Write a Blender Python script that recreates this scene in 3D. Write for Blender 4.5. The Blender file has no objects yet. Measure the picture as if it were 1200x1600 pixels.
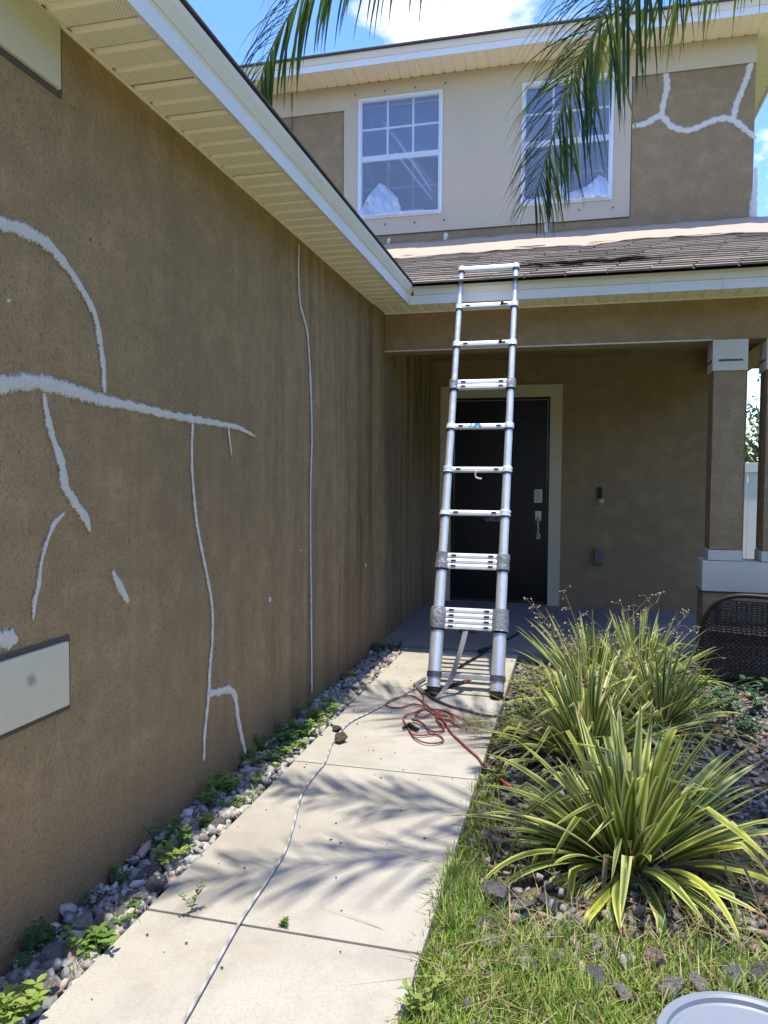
import bpy, bmesh, math, random
import numpy as np
from mathutils import Vector, Matrix, Euler, noise as mnoise
R = math.radians
random.seed(7)
rng = np.random.default_rng(11)
scn = bpy.context.scene
COL = scn.collection

# ------------------------------------------------------------------ camera
CAM_H = 1.4
F = 1172.0
CM = np.array([[0.96960809, 0.24454764, 0.00752362],
               [-0.01758637, 0.03899095, 0.99908479],
               [-0.24403048, 0.96885301, -0.04210664]])   # rows: right, up, forward
cam = bpy.data.cameras.new('camera')
cam.sensor_fit = 'VERTICAL'; cam.sensor_height = 36.0; cam.lens = F / 1600 * 36.0
cam.clip_start = 0.05; cam.clip_end = 2000
co = bpy.data.objects.new('camera', cam); COL.objects.link(co)
mw = Matrix.Identity(4)
for i in range(3):
    mw[i][0] = CM[0][i]; mw[i][1] = CM[1][i]; mw[i][2] = -CM[2][i]
mw[2][3] = CAM_H
co.matrix_world = mw
scn.camera = co

# ------------------------------------------------------------------ sky, sun, exposure
SUN = Vector((0.058, -0.060, 1.0)).normalized()      # towards the sun
world = bpy.data.worlds.new('World'); scn.world = world; world.use_nodes = True
nt = world.node_tree; nt.nodes.clear()
def wn(t, **k):
    n = nt.nodes.new(t)
    for a, b in k.items(): setattr(n, a, b)
    return n
sky = wn('ShaderNodeTexSky', sky_type='NISHITA'); sky.sun_disc = False
sky.sun_elevation = math.asin(SUN.z); sky.sun_rotation = math.atan2(SUN.x, SUN.y)
sky.altitude = 0; sky.air_density = 1.0; sky.dust_density = 0.4; sky.ozone_density = 3.0
hs = wn('ShaderNodeHueSaturation'); hs.inputs['Saturation'].default_value = 1.24; hs.inputs['Value'].default_value = 1.45; hs.inputs['Hue'].default_value = 0.515
tc = wn('ShaderNodeTexCoord'); sep = wn('ShaderNodeSeparateXYZ')
mx = wn('ShaderNodeMath', operation='MAXIMUM'); mx.inputs[1].default_value = 0.04
ad = wn('ShaderNodeMath', operation='ADD'); ad.inputs[1].default_value = 0.12
dx = wn('ShaderNodeMath', operation='DIVIDE'); dy = wn('ShaderNodeMath', operation='DIVIDE')
cmb = wn('ShaderNodeCombineXYZ'); mp = wn('ShaderNodeMapping'); mp.inputs['Location'].default_value = (0.375, 0.286, 0.0)
n1 = wn('ShaderNodeTexNoise'); n1.inputs['Scale'].default_value = 1.5; n1.inputs['Detail'].default_value = 9; n1.inputs['Roughness'].default_value = 0.56
rp = wn('ShaderNodeValToRGB'); rp.color_ramp.elements[0].position = 0.57; rp.color_ramp.elements[1].position = 0.65
mixc = wn('ShaderNodeMix', data_type='RGBA'); mixc.inputs['B'].default_value = (6.4, 6.2, 5.9, 1)
bg = wn('ShaderNodeBackground'); bg.inputs['Strength'].default_value = 0.15
out = wn('ShaderNodeOutputWorld')
L = nt.links.new
L(sky.outputs[0], hs.inputs['Color']); L(tc.outputs['Generated'], sep.inputs[0])
L(sep.outputs[2], mx.inputs[0]); L(mx.outputs[0], ad.inputs[0])
L(sep.outputs[0], dx.inputs[0]); L(ad.outputs[0], dx.inputs[1]); L(sep.outputs[1], dy.inputs[0]); L(ad.outputs[0], dy.inputs[1])
L(dx.outputs[0], cmb.inputs[0]); L(dy.outputs[0], cmb.inputs[1]); L(cmb.outputs[0], mp.inputs[0]); L(mp.outputs[0], n1.inputs['Vector'])
vd = wn('ShaderNodeVectorMath', operation='DISTANCE'); vd.inputs[1].default_value = (-0.16, 1.28, 0.0); L(cmb.outputs[0], vd.inputs[0])
mr = wn('ShaderNodeMapRange'); mr.inputs['From Min'].default_value = 0.0; mr.inputs['From Max'].default_value = 0.30; mr.inputs['To Min'].default_value = 0.22; mr.inputs['To Max'].default_value = 0.0
L(vd.outputs['Value'], mr.inputs['Value']); ca = wn('ShaderNodeMath', operation='ADD'); L(n1.outputs[0], ca.inputs[0]); L(mr.outputs[0], ca.inputs[1])
L(ca.outputs[0], rp.inputs[0]); L(rp.outputs[0], mixc.inputs['Factor']); L(hs.outputs[0], mixc.inputs['A'])
L(mixc.outputs['Result'], bg.inputs['Color']); L(bg.outputs[0], out.inputs[0])

sl = bpy.data.lights.new('sun', 'SUN'); sl.energy = 3.7; sl.angle = R(0.6); sl.color = (1.0, 0.94, 0.83)
so = bpy.data.objects.new('sun', sl); COL.objects.link(so); so.location = (3, -4, 30)
so.rotation_euler = SUN.to_track_quat('Z', 'Y').to_euler()
vs = scn.view_settings
vs.view_transform = 'Standard'; vs.look = 'None'; vs.gamma = 1; vs.use_curve_mapping = False; vs.exposure = 1.02

# ------------------------------------------------------------------ helpers: places
def ray(x, y): return CM.T @ np.array([(x - 600) / F, -(y - 800) / F, 1.0])
O0 = np.array([0, 0, CAM_H])
def at_z(x, y, z=0.0): r = ray(x, y); return Vector(O0 + (z - CAM_H) / r[2] * r)
def at_y(x, y, Y): r = ray(x, y); return Vector(O0 + Y / r[1] * r)
def at_x(x, y, X): r = ray(x, y); return Vector(O0 + X / r[0] * r)

# ------------------------------------------------------------------ helpers: materials
def mat(name):
    m = bpy.data.materials.new(name); m.use_nodes = True
    m.node_tree.nodes.clear()
    return m
class NT:
    def __init__(s, name):
        s.m = mat(name); s.t = s.m.node_tree
        s.o = s.n('ShaderNodeOutputMaterial')
    def n(s, typ, ins=None, **k):
        x = s.t.nodes.new(typ)
        for a, b in k.items(): setattr(x, a, b)
        if ins:
            for a, b in ins.items():
                if hasattr(b, 'is_output') or isinstance(b, bpy.types.NodeSocket): s.t.links.new(b, x.inputs[a])
                else: x.inputs[a].default_value = b
        return x
    def coord(s, scale=(1, 1, 1), loc=(0, 0, 0), which='Object'):
        c = s.n('ShaderNodeTexCoord'); return s.n('ShaderNodeMapping', {'Vector': c.outputs[which], 'Scale': scale, 'Location': loc}).outputs[0]
    def noise(s, scale, vec=None, detail=4, rough=0.55):
        d = {'Scale': scale, 'Detail': detail, 'Roughness': rough}
        if vec is not None: d['Vector'] = vec
        return s.n('ShaderNodeTexNoise', d).outputs[0]
    def vor(s, scale, vec=None, feature='F1'):
        d = {'Scale': scale}
        if vec is not None: d['Vector'] = vec
        return s.n('ShaderNodeTexVoronoi', d, feature=feature)
    def ramp(s, fac, stops):
        r = s.n('ShaderNodeValToRGB', {'Fac': fac}); e = r.color_ramp.elements
        while len(e) > len(stops): e.remove(e[-1])
        while len(e) < len(stops): e.new(1)
        for q, (p, c) in zip(e, stops):
            q.position = p; q.color = c if len(c) == 4 else (*c, 1)
        return r.outputs[0]
    def mix(s, fac, a, b, blend='MIX'):
        x = s.n('ShaderNodeMix', data_type='RGBA', blend_type=blend)
        for k, v in (('Factor', fac), ('A', a), ('B', b)):
            if isinstance(v, bpy.types.NodeSocket): s.t.links.new(v, x.inputs[k])
            else: x.inputs[k].default_value = v if k == 'Factor' else ((*v, 1) if len(v) == 3 else v)
        return x.outputs['Result']
    def math(s, op, a, b=0.0, clamp=False):
        x = s.n('ShaderNodeMath', operation=op); x.use_clamp = clamp
        for i, v in enumerate((a, b)):
            if isinstance(v, bpy.types.NodeSocket): s.t.links.new(v, x.inputs[i])
            else: x.inputs[i].default_value = v
        return x.outputs[0]
    def bump(s, h, dist, strength=1.0, normal=None):
        d = {'Height': h, 'Distance': dist, 'Strength': strength}
        if normal is not None: d['Normal'] = normal
        return s.n('ShaderNodeBump', d).outputs[0]
    def bsdf(s, col, rough=0.8, metal=0.0, normal=None, spec=0.3, **k):
        d = {'Base Color': col if isinstance(col, bpy.types.NodeSocket) else (*col, 1), 'Roughness': rough, 'Metallic': metal, 'Specular IOR Level': spec}
        if normal is not None: d['Normal'] = normal
        d.update(k)
        return s.n('ShaderNodeBsdfPrincipled', d).outputs[0]
    def done(s, sh): s.t.links.new(sh, s.o.inputs['Surface']); return s.m
MATS = {}
def simple(name, col, rough=0.6, metal=0.0, var=0.12, scale=30, bump=0.0, spec=0.3):
    if name in MATS: return MATS[name]
    t = NT(name); v = t.coord()
    n = t.noise(scale, v, 5)
    c = t.mix(n, tuple(x * (1 - var) for x in col), tuple(min(1, x * (1 + var)) for x in col))
    nm = t.bump(t.noise(scale * 4, v, 3), bump) if bump else None
    MATS[name] = t.done(t.bsdf(c, rough, metal, nm, spec)); return MATS[name]

def stucco(name, col, streak=0.0, coarse=1.0):
    t = NT(name); v = t.coord()
    big = t.noise(1.1, v, 6, 0.62); mid = t.noise(7, v, 6, 0.65); fine = t.noise(120, v, 5, 0.6)
    c = t.mix(big, tuple(x * 0.74 for x in col), tuple(x * 1.22 for x in col))
    c = t.mix(t.ramp(mid, [(0.40, (0.45,) * 3), (0.58, (0, 0, 0))]), c, tuple(x * 0.70 for x in col))
    c = t.mix(t.ramp(mid, [(0.54, (0, 0, 0)), (0.72, (0.40,) * 3)]), c, tuple(x * 1.35 for x in col))
    c = t.mix(t.ramp(fine, [(0.36, (0.65,) * 3), (0.50, (0, 0, 0))]), c, tuple(x * 0.55 for x in col))
    pit = t.noise(33, v, 3); c = t.mix(t.ramp(pit, [(0.28, (0.7,) * 3), (0.34, (0, 0, 0))]), c, tuple(x * 0.5 for x in col))
    if streak:
        wob = t.noise(0.8, v, 3)
        vs_ = t.n('ShaderNodeVectorMath', {0: t.coord((5.0, 5.0, 0.20)), 1: wob}, operation='ADD').outputs[0]; s1 = t.noise(1.4, vs_, 8, 0.68)
        vs2 = t.coord((13.0, 13.0, 0.35), (3, 1, 2)); s2 = t.noise(1.8, vs2, 6, 0.65)
        g = t.n('ShaderNodeTexCoord'); sp = t.n('ShaderNodeSeparateXYZ', {'Vector': g.outputs['Object']})
        yy = t.n('ShaderNodeMapRange', {'Value': sp.outputs[1], 'From Min': 2.2, 'From Max': 5.8, 'To Min': 0.20, 'To Max': 1.5}).outputs[0]
        gate = t.ramp(t.noise(0.9, t.coord((1, 1, 0.6), (4, 0, 1)), 3), [(0.30, (0.35,) * 3), (0.55, (1, 1, 1))])
        dk = t.math('MULTIPLY', t.math('MULTIPLY', t.ramp(s1, [(0.38, (0, 0, 0)), (0.62, (1, 1, 1))]), gate), t.math('MULTIPLY', yy, 0.62))
        c = t.mix(dk, c, (0.120, 0.092, 0.062))
        y2 = t.n('ShaderNodeMapRange', {'Value': sp.outputs[1], 'From Min': 4.8, 'From Max': 6.2, 'To Min': 0.0, 'To Max': 0.45}).outputs[0]
        lt = t.math('MULTIPLY', t.ramp(s2, [(0.50, (0, 0, 0)), (0.72, (1, 1, 1))]), y2)
        c = t.mix(lt, c, (0.30, 0.30, 0.29))
        # splash dirt near the ground
        zz_ = t.n('ShaderNodeMapRange', {'Value': t.math('ADD', sp.outputs[2], t.math('MULTIPLY', mid, -0.5)), 'From Min': -0.25, 'From Max': 0.12, 'To Min': 0.55, 'To Max': 0.0}).outputs[0]
        c = t.mix(zz_, c, (0.13, 0.095, 0.058))
    kd = t.ramp(t.noise(62 * coarse, v, 6, 0.58), [(0.36, (0, 0, 0)), (0.64, (1, 1, 1))])
    nm = t.bump(kd, 0.0034)
    nm = t.bump(fine, 0.0030, 1.0, nm)
    return t.done(t.bsdf(c, 0.92, 0, nm, 0.12))
BROWN = (0.440, 0.296, 0.148)
M_wing = stucco('stucco_brown_weathered', BROWN, 1.0)
M_fac = stucco('stucco_brown', (0.385, 0.275, 0.155), 0.0)
M_joint = simple('dark_joint', (0.10, 0.085, 0.065), 0.9)
def trimmat(name, col):
    t = NT(name); v = t.coord(); vs_ = t.coord((1.6, 1.6, 0.9))
    c = t.mix(t.noise(1.6, vs_, 6), tuple(x * 0.90 for x in col), tuple(x * 1.06 for x in col))
    c = t.mix(t.ramp(t.noise(14, v, 5), [(0.60, (0, 0, 0)), (0.8, (0.35,) * 3)]), c, tuple(x * 0.7 for x in col))
    nm = t.bump(t.noise(70, v, 4), 0.0018)
    return t.done(t.bsdf(c, 0.8, 0, nm, 0.25))
M_trim = trimmat('trim_cream', (0.66, 0.58, 0.40))
M_trim2 = trimmat('trim_greige', (0.58, 0.49, 0.355))
M_trimw = trimmat('trim_offwhite', (0.66, 0.61, 0.50))
M_white = simple('white_vinyl', (0.76, 0.77, 0.76), 0.45, var=0.04)
M_gutter = trimmat('gutter_white', (0.84, 0.86, 0.865))
M_gutterc = trimmat('gutter_cream', (0.83, 0.81, 0.73))
def soffitmat(name, holes):
    t = NT(name); v = t.coord()
    c = t.mix(t.noise(6, v, 4), (0.90, 0.82, 0.60), (0.94, 0.88, 0.68))
    if holes:
        g = t.n('ShaderNodeTexCoord'); sp = t.n('ShaderNodeSeparateXYZ', {'Vector': g.outputs['UV']})
        u = sp.outputs[0]; w = sp.outputs[1]
        fu = t.math('SUBTRACT', t.math('FRACT', t.math('ADD', t.math('MULTIPLY', u, 30.0), t.math('MULTIPLY', w, 3.0))), 0.5)
        fw = t.math('SUBTRACT', t.math('FRACT', t.math('MULTIPLY', w, 9.0)), 0.5)
        d = t.math('ADD', t.math('MULTIPLY', fu, fu), t.math('MULTIPLY', fw, fw))
        dot = t.math('LESS_THAN', d, 0.06)
        rim = t.math('MULTIPLY', t.math('GREATER_THAN', w, 0.0), t.math('LESS_THAN', w, 1.0))
        c = t.mix(t.math('MULTIPLY', t.math('MULTIPLY', dot, rim), 0.68), c, (0.28, 0.21, 0.11))
    return t.done(t.bsdf(c, 0.6, 0, None, 0.25))
M_sofh = soffitmat('soffit_perforated', True); M_sof = soffitmat('soffit_plain', False)
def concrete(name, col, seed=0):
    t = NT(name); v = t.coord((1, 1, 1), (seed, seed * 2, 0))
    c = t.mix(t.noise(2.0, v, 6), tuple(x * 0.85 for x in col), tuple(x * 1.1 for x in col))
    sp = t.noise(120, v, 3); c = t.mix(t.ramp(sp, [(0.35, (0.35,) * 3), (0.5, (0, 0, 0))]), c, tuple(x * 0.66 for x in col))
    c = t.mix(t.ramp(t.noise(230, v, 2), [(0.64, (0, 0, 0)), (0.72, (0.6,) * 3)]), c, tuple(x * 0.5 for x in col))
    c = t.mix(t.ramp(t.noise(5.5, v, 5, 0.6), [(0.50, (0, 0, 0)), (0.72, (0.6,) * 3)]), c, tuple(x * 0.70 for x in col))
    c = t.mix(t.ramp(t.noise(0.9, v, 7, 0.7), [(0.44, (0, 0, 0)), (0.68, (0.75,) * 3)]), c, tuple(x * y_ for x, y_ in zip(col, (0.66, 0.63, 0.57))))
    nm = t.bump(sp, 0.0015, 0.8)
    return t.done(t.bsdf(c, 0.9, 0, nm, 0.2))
M_conc = concrete('concrete_walk', (0.375, 0.35, 0.295)); M_porch = concrete('concrete_porch', (0.24, 0.24, 0.235), 3)  # porch concrete is a darker copy, its colour lowered to deepen the porch shade
M_alu = None
def alumat():
    t = NT('brushed_aluminium'); v = t.coord((1, 1, 1))
    c = t.mix(t.noise(16, v, 5), (0.66, 0.67, 0.68), (0.84, 0.85, 0.86))
    c = t.mix(t.ramp(t.noise(26, v, 6, 0.7), [(0.62, (0, 0, 0)), (0.72, (0.7,) * 3)]), c, (0.66, 0.64, 0.60))
    r = t.ramp(t.noise(34, v, 4), [(0.3, (0.26,) * 3), (0.7, (0.46,) * 3)])
    met = t.ramp(t.noise(26, v, 6, 0.7), [(0.62, (0.60,) * 3), (0.72, (0.15,) * 3)])
    return t.done(t.bsdf(c, r, met, None, 0.5))
M_alu = alumat()
M_rung = simple('rung_satin_aluminium', (0.80, 0.81, 0.82), 0.48, 0.35, 0.06, 40)
M_black = simple('black_plastic', (0.018, 0.018, 0.020), 0.5, var=0.3)
M_rubber = simple('black_rubber', (0.022, 0.021, 0.020), 0.85, var=0.3)
def tapemat():
    t = NT('crumpled_clear_tape'); v = t.coord()
    w = t.noise(45, v, 5, 0.7)
    c = t.mix(w, (0.06, 0.062, 0.066), (0.42, 0.43, 0.44))
    return t.done(t.bsdf(c, 0.28, 0.3, t.bump(w, 0.01), 0.6))
M_tape = tapemat()
M_strap = simple('grey_webbing', (0.20, 0.20, 0.20), 0.85, var=0.25, scale=120)
M_door = simple('door_navy_black', (0.0075, 0.0085, 0.014), 0.3, var=0.2)
M_nickel = simple('satin_nickel', (0.48, 0.48, 0.47), 0.38, 0.6, 0.08)

def link(o, parent=None, kind=None):
    COL.objects.link(o)
    if parent is not None:
        o.parent = parent
        o.matrix_parent_inverse = parent_world(parent).inverted()
    if kind: o['kind'] = kind
    return o
def parent_world(p):
    m = Matrix.LocRotScale(p.location, p.rotation_euler, p.scale)
    if p.parent is not None: m = parent_world(p.parent) @ p.matrix_parent_inverse @ m
    return m
def thing(name, label, cat, loc=(0, 0, 0), group=None):
    o = bpy.data.objects.new(name, None); o.location = loc; o.empty_display_size = 0.1
    COL.objects.link(o); o['label'] = label; o['category'] = cat
    if group: o['group'] = group
    return o
def tag(o, label, cat, group=None):
    o['label'] = label; o['category'] = cat
    if group: o['group'] = group
    return o

class MB:
    def __init__(s): s.v = []; s.f = []; s.uv = None; s.col = None
    def q(s, *p):
        b = len(s.v); s.v += [tuple(x) for x in p]; s.f.append(tuple(range(b, b + len(p)))); return s
    def box(s, x0, x1, y0, y1, z0, z1, bev=0.0):
        if bev > 0:
            m = bmesh.new(); bmesh.ops.create_cube(m, size=1)
            for w in m.verts: w.co = Vector((x0 + (w.co.x + .5) * (x1 - x0), y0 + (w.co.y + .5) * (y1 - y0), z0 + (w.co.z + .5) * (z1 - z0)))
            bmesh.ops.bevel(m, geom=m.edges[:], offset=bev, segments=2, affect='EDGES', profile=0.7)
            s.bm(m); return s
        b = len(s.v)
        s.v += [(x0, y0, z0), (x1, y0, z0), (x1, y1, z0), (x0, y1, z0), (x0, y0, z1), (x1, y0, z1), (x1, y1, z1), (x0, y1, z1)]
        for f in ((0, 3, 2, 1), (4, 5, 6, 7), (0, 1, 5, 4), (1, 2, 6, 5), (2, 3, 7, 6), (3, 0, 4, 7)): s.f.append(tuple(b + i for i in f))
        return s
    def bm(s, m):
        b = len(s.v); m.verts.ensure_lookup_table(); m.verts.index_update()
        s.v += [tuple(w.co) for w in m.verts]; s.f += [tuple(b + w.index for w in f.verts) for f in m.faces]; m.free()
    def tube(s, pts, r, n=10, cap=True, flat=1.0):
        pts = [Vector(p) for p in pts]; rs = r if isinstance(r, (list, tuple)) else [r] * len(pts)
        b = len(s.v); up = Vector((0, 0, 1)); last = None
        for i, p in enumerate(pts):
            t = (pts[min(i + 1, len(pts) - 1)] - pts[max(i - 1, 0)]).normalized()
            if last is None: a = t.cross(up); a = a.normalized() if a.length > 1e-4 else Vector((1, 0, 0))
            else: a = (last - t * last.dot(t)).normalized()
            last = a; c = t.cross(a)
            for k in range(n):
                th = 2 * math.pi * k / n; s.v.append(tuple(p + (a * math.cos(th) + c * math.sin(th) * flat) * rs[i]))
        for i in range(len(pts) - 1):
            for k in range(n):
                s.f.append((b + i * n + k, b + i * n + (k + 1) % n, b + (i + 1) * n + (k + 1) % n, b + (i + 1) * n + k))
        if cap:
            s.f.append(tuple(b + k for k in reversed(range(n)))); e = b + (len(pts) - 1) * n; s.f.append(tuple(e + k for k in range(n)))
        return s
    def lathe(s, c, prof, n=32):
        b = len(s.v); c = Vector(c)
        for r, z in prof:
            for k in range(n): th = 2 * math.pi * k / n; s.v.append((c.x + r * math.cos(th), c.y + r * math.sin(th), c.z + z))
        for i in range(len(prof) - 1):
            for k in range(n): s.f.append((b + i * n + k, b + i * n + (k + 1) % n, b + (i + 1) * n + (k + 1) % n, b + (i + 1) * n + k))
        s.f.append(tuple(b + k for k in reversed(range(n)))); e = b + (len(prof) - 1) * n; s.f.append(tuple(e + k for k in range(n)))
        return s
    def prism(s, poly, axis, a0, a1):
        # poly: list of 2D points, extruded along axis ('x': poly=(y,z); 'y': poly=(x,z); 'z': poly=(x,y))
        def P(p, a): return {'x': (a, p[0], p[1]), 'y': (p[0], a, p[1]), 'z': (p[0], p[1], a)}[axis]
        b = len(s.v); n = len(poly)
        s.v += [P(p, a0) for p in poly] + [P(p, a1) for p in poly]
        for k in range(n): s.f.append((b + k, b + (k + 1) % n, b + n + (k + 1) % n, b + n + k))
        s.f.append(tuple(b + k for k in reversed(range(n)))); s.f.append(tuple(b + n + k for k in range(n)))
        return s
    def mesh(s, name, m=None, smooth=False):
        me = bpy.data.meshes.new(name); me.from_pydata(s.v, [], s.f)
        if m is not None: me.materials.append(m)
        if s.uv is not None:
            l = me.uv_layers.new(name='UVMap'); vi = np.empty(len(me.loops), np.int32); me.loops.foreach_get('vertex_index', vi)
            l.data.foreach_set('uv', np.asarray(s.uv, np.float32)[vi].ravel())
        if s.col is not None:
            a = me.attributes.new('Col', 'FLOAT_COLOR', 'POINT'); a.data.foreach_set('color', np.asarray(s.col, np.float32).ravel())
        bm_ = bmesh.new(); bm_.from_mesh(me)
        if s.uv is None and s.col is None and len(s.f) < 20000: bmesh.ops.recalc_face_normals(bm_, faces=bm_.faces[:])
        bm_.to_mesh(me); bm_.free()
        if smooth:
            me.polygons.foreach_set('use_smooth', [True] * len(me.polygons))
            if smooth != 'all':
                try: me.set_sharp_from_angle(angle=R(38))
                except Exception: pass
        me.update(); return me
    def build(s, name, m=None, parent=None, smooth=False, kind=None):
        o = bpy.data.objects.new(name, s.mesh(name, m, smooth)); return link(o, parent, kind)
def put(name, me, parent=None, loc=(0, 0, 0), rot=(0, 0, 0), sc=(1, 1, 1)):
    o = bpy.data.objects.new(name, me); o.location = loc; o.rotation_euler = rot; o.scale = sc
    COL.objects.link(o)
    if parent is not None: o.parent = parent; o.matrix_parent_inverse = parent_world(parent).inverted()
    return o
def catmull(P, step=0.02):
    P = [Vector(p) for p in P]; out = []
    Q = [P[0] * 2 - P[1]] + P + [P[-1] * 2 - P[-2]]
    for i in range(1, len(Q) - 2):
        n = max(2, int((Q[i + 1] - Q[i]).length / step))
        for k in range(n):
            t = k / n; a, b, c, d = Q[i - 1], Q[i], Q[i + 1], Q[i + 2]
            out.append(0.5 * ((2 * b) + (c - a) * t + (2 * a - 5 * b + 4 * c - d) * t * t + (3 * b - a - 3 * c + d) * t ** 3))
    out.append(P[-1]); return out

# ================================================================== SETTING
WX = -1.58      # wing wall plane (faces +X)
FY = 8.55       # house front wall plane (faces -Y)
t = NT('soil_and_lawn'); v = t.coord()
c = t.mix(t.noise(3, v, 6), (0.085, 0.070, 0.048), (0.15, 0.125, 0.09))
gsel = t.n('ShaderNodeTexCoord'); gx = t.n('ShaderNodeSeparateXYZ', {'Vector': gsel.outputs['Object']})
far = t.math('MAXIMUM', t.math('GREATER_THAN', gx.outputs[0], 2.6), t.math('LESS_THAN', gx.outputs[1], 1.0))
c = t.mix(far, c, t.mix(t.noise(40, v, 5), (0.11, 0.14, 0.045), (0.19, 0.215, 0.08)))
M_soil = t.done(t.bsdf(c, 0.95, 0, t.bump(t.noise(60, v, 5), 0.01), 0.1))
def grid_sheet(x0, x1, y0, y1, z): return MB().q((x0, y0, z), (x1, y0, z), (x1, y1, z), (x0, y1, z))
grid_sheet(-400, 400, -400, 400, -0.06).build('ground', M_soil, kind='structure')
MB().box(-8.0, 2.6, -10.0, 0.30, -0.10, -0.004, 0.006).build('unseen_driveway', M_conc, kind='structure')  # unseen paving beyond the path, widened to bounce sunlight onto the walls
path = bpy.data.objects.new('path', None); COL.objects.link(path); path['kind'] = 'structure'; path.location = (-0.86, 3, 0)
ys = [0.32, 0.79, 2.13, 3.47, 4.90, 6.10]
for a, b in zip(ys[:-1], ys[1:]):
    g = 0.0022 if a > 3 or b < 2 else 0.0038
    MB().box(-1.325 + random.uniform(-.004, .004), -0.412, a + g, b - g, -0.09, random.uniform(-0.002, 0.002), 0.008).build('slab', M_conc, path, True)
MB().box(-1.33, -0.41, 0.3, 6.1, -0.085, -0.022).build('joint_bed', simple('joint_dirt', (0.15, 0.12, 0.085), 0.95), path)
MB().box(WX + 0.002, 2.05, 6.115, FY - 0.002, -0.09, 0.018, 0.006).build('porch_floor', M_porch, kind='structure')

# ================================================================== HOUSE
house = thing('house', 'brown stucco two-storey house with cream trim, patched cracks and a porch', 'house', (-1.58, 8.55, 0))
# --- wing wall
MB().box(WX - 0.2, WX, -1.6, FY, -0.1, 2.83).build('wing_wall', M_wing, house)
MB().box(-8, WX - 0.2, -1.6, -1.4, -0.1, 2.83).build('wing_front_wall', M_fac, house)
def wallpanel(y0, y1, z0, z1):
    p = MB().box(WX, WX + 0.016, y0, y1, z0, z1, 0.005).build('trim_panel', M_trim, house, True)
    j = MB()
    w = 0.018
    j.box(WX, WX + 0.004, y0, y1 + w, z0 - w, z0); j.box(WX, WX + 0.0045, y1, y1 + w, z0, z1 + (w if z1 < 2.7 else 0))
    if z1 < 2.7: j.box(WX, WX + 0.004, y0, y1 + w, z1, z1 + w)
    j.build('joint', M_joint, p)
wallpanel(-1.5, 2.065, 2.605, 2.805); wallpanel(0.4, 2.075, 0.668, 0.875)
# smudge on the lower panel
t = NT('grey_smudge'); v = t.coord(); cc = t.n('ShaderNodeTexCoord')
ge = t.n('ShaderNodeTexGradient', {'Vector': t.n('ShaderNodeMapping', {'Vector': cc.outputs['UV'], 'Location': (-1, -1, 0), 'Scale': (2, 2, 0)}).outputs[0]}, gradient_type='SPHERICAL')
al = t.math('MULTIPLY', t.ramp(t.math('MULTIPLY', ge.outputs['Fac'], t.noise(90, v, 5, 0.7)), [(0.16, (0, 0, 0)), (0.42, (1, 1, 1))]), 0.4)
msh = t.n('ShaderNodeMixShader', {0: al, 1: t.n('ShaderNodeBsdfTransparent').outputs[0], 2: t.bsdf((0.22, 0.22, 0.21), 0.9)})
M_smudge = t.done(msh.outputs[0])
p = at_x(42, 1062, WX); b = MB(); r_ = 0.04
b.q((WX + 0.0175, p.y - r_, p.z - r_), (WX + 0.0175, p.y + r_, p.z - r_), (WX + 0.0175, p.y + r_, p.z + r_), (WX + 0.0175, p.y - r_, p.z + r_))
b.uv = [(0, 0), (1, 0), (1, 1), (0, 1)]; b.build('smudge', M_smudge, house)

# --- front wall with openings
def wall_holes(mb, x0, x1, z0, z1, holes, y0, y1):
    xs = sorted({x0, x1, *[h[0] for h in holes], *[h[1] for h in holes]}); zs = sorted({z0, z1, *[h[2] for h in holes], *[h[3] for h in holes]})
    for i in range(len(xs) - 1):
        for k in range(len(zs) - 1):
            cx = (xs[i] + xs[i + 1]) / 2; cz = (zs[k] + zs[k + 1]) / 2
            if any(h[0] < cx < h[1] and h[2] < cz < h[3] for h in holes): continue
            for y in (y0, y1): mb.q((xs[i], y, zs[k]), (xs[i + 1], y, zs[k]), (xs[i + 1], y, zs[k + 1]), (xs[i], y, zs[k + 1]))
    for h in list(holes) + [(x0, x1, z0, z1)]:
        a, b, c, d = h
        mb.q((a, y0, c), (a, y1, c), (a, y1, d), (a, y0, d)); mb.q((b, y0, c), (b, y1, c), (b, y1, d), (b, y0, d))
        mb.q((a, y0, c), (b, y0, c), (b, y1, c), (a, y1, c)); mb.q((a, y0, d), (b, y0, d), (b, y1, d), (a, y1, d))
    return mb
W1 = (-2.49, -1.50, 4.43, 5.805); W2 = (-0.62, 0.350, 4.43, 5.765)
DO = (-1.365, -0.255, 0.02, 2.345)
wall_holes(MB(), WX, 1.74, 0.0, 2.9, [DO], FY, FY + 0.2).build('porch_wall', M_fac, house)
wall_holes(MB(), -8, 1.74, 2.903, 5.98, [W1, W2], FY, FY + 0.2).build('upper_wall', M_fac, house)
MB().box(1.54, 1.74, FY + 0.2, 15, 0, 5.98).build('side_wall', M_fac, house)
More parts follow.
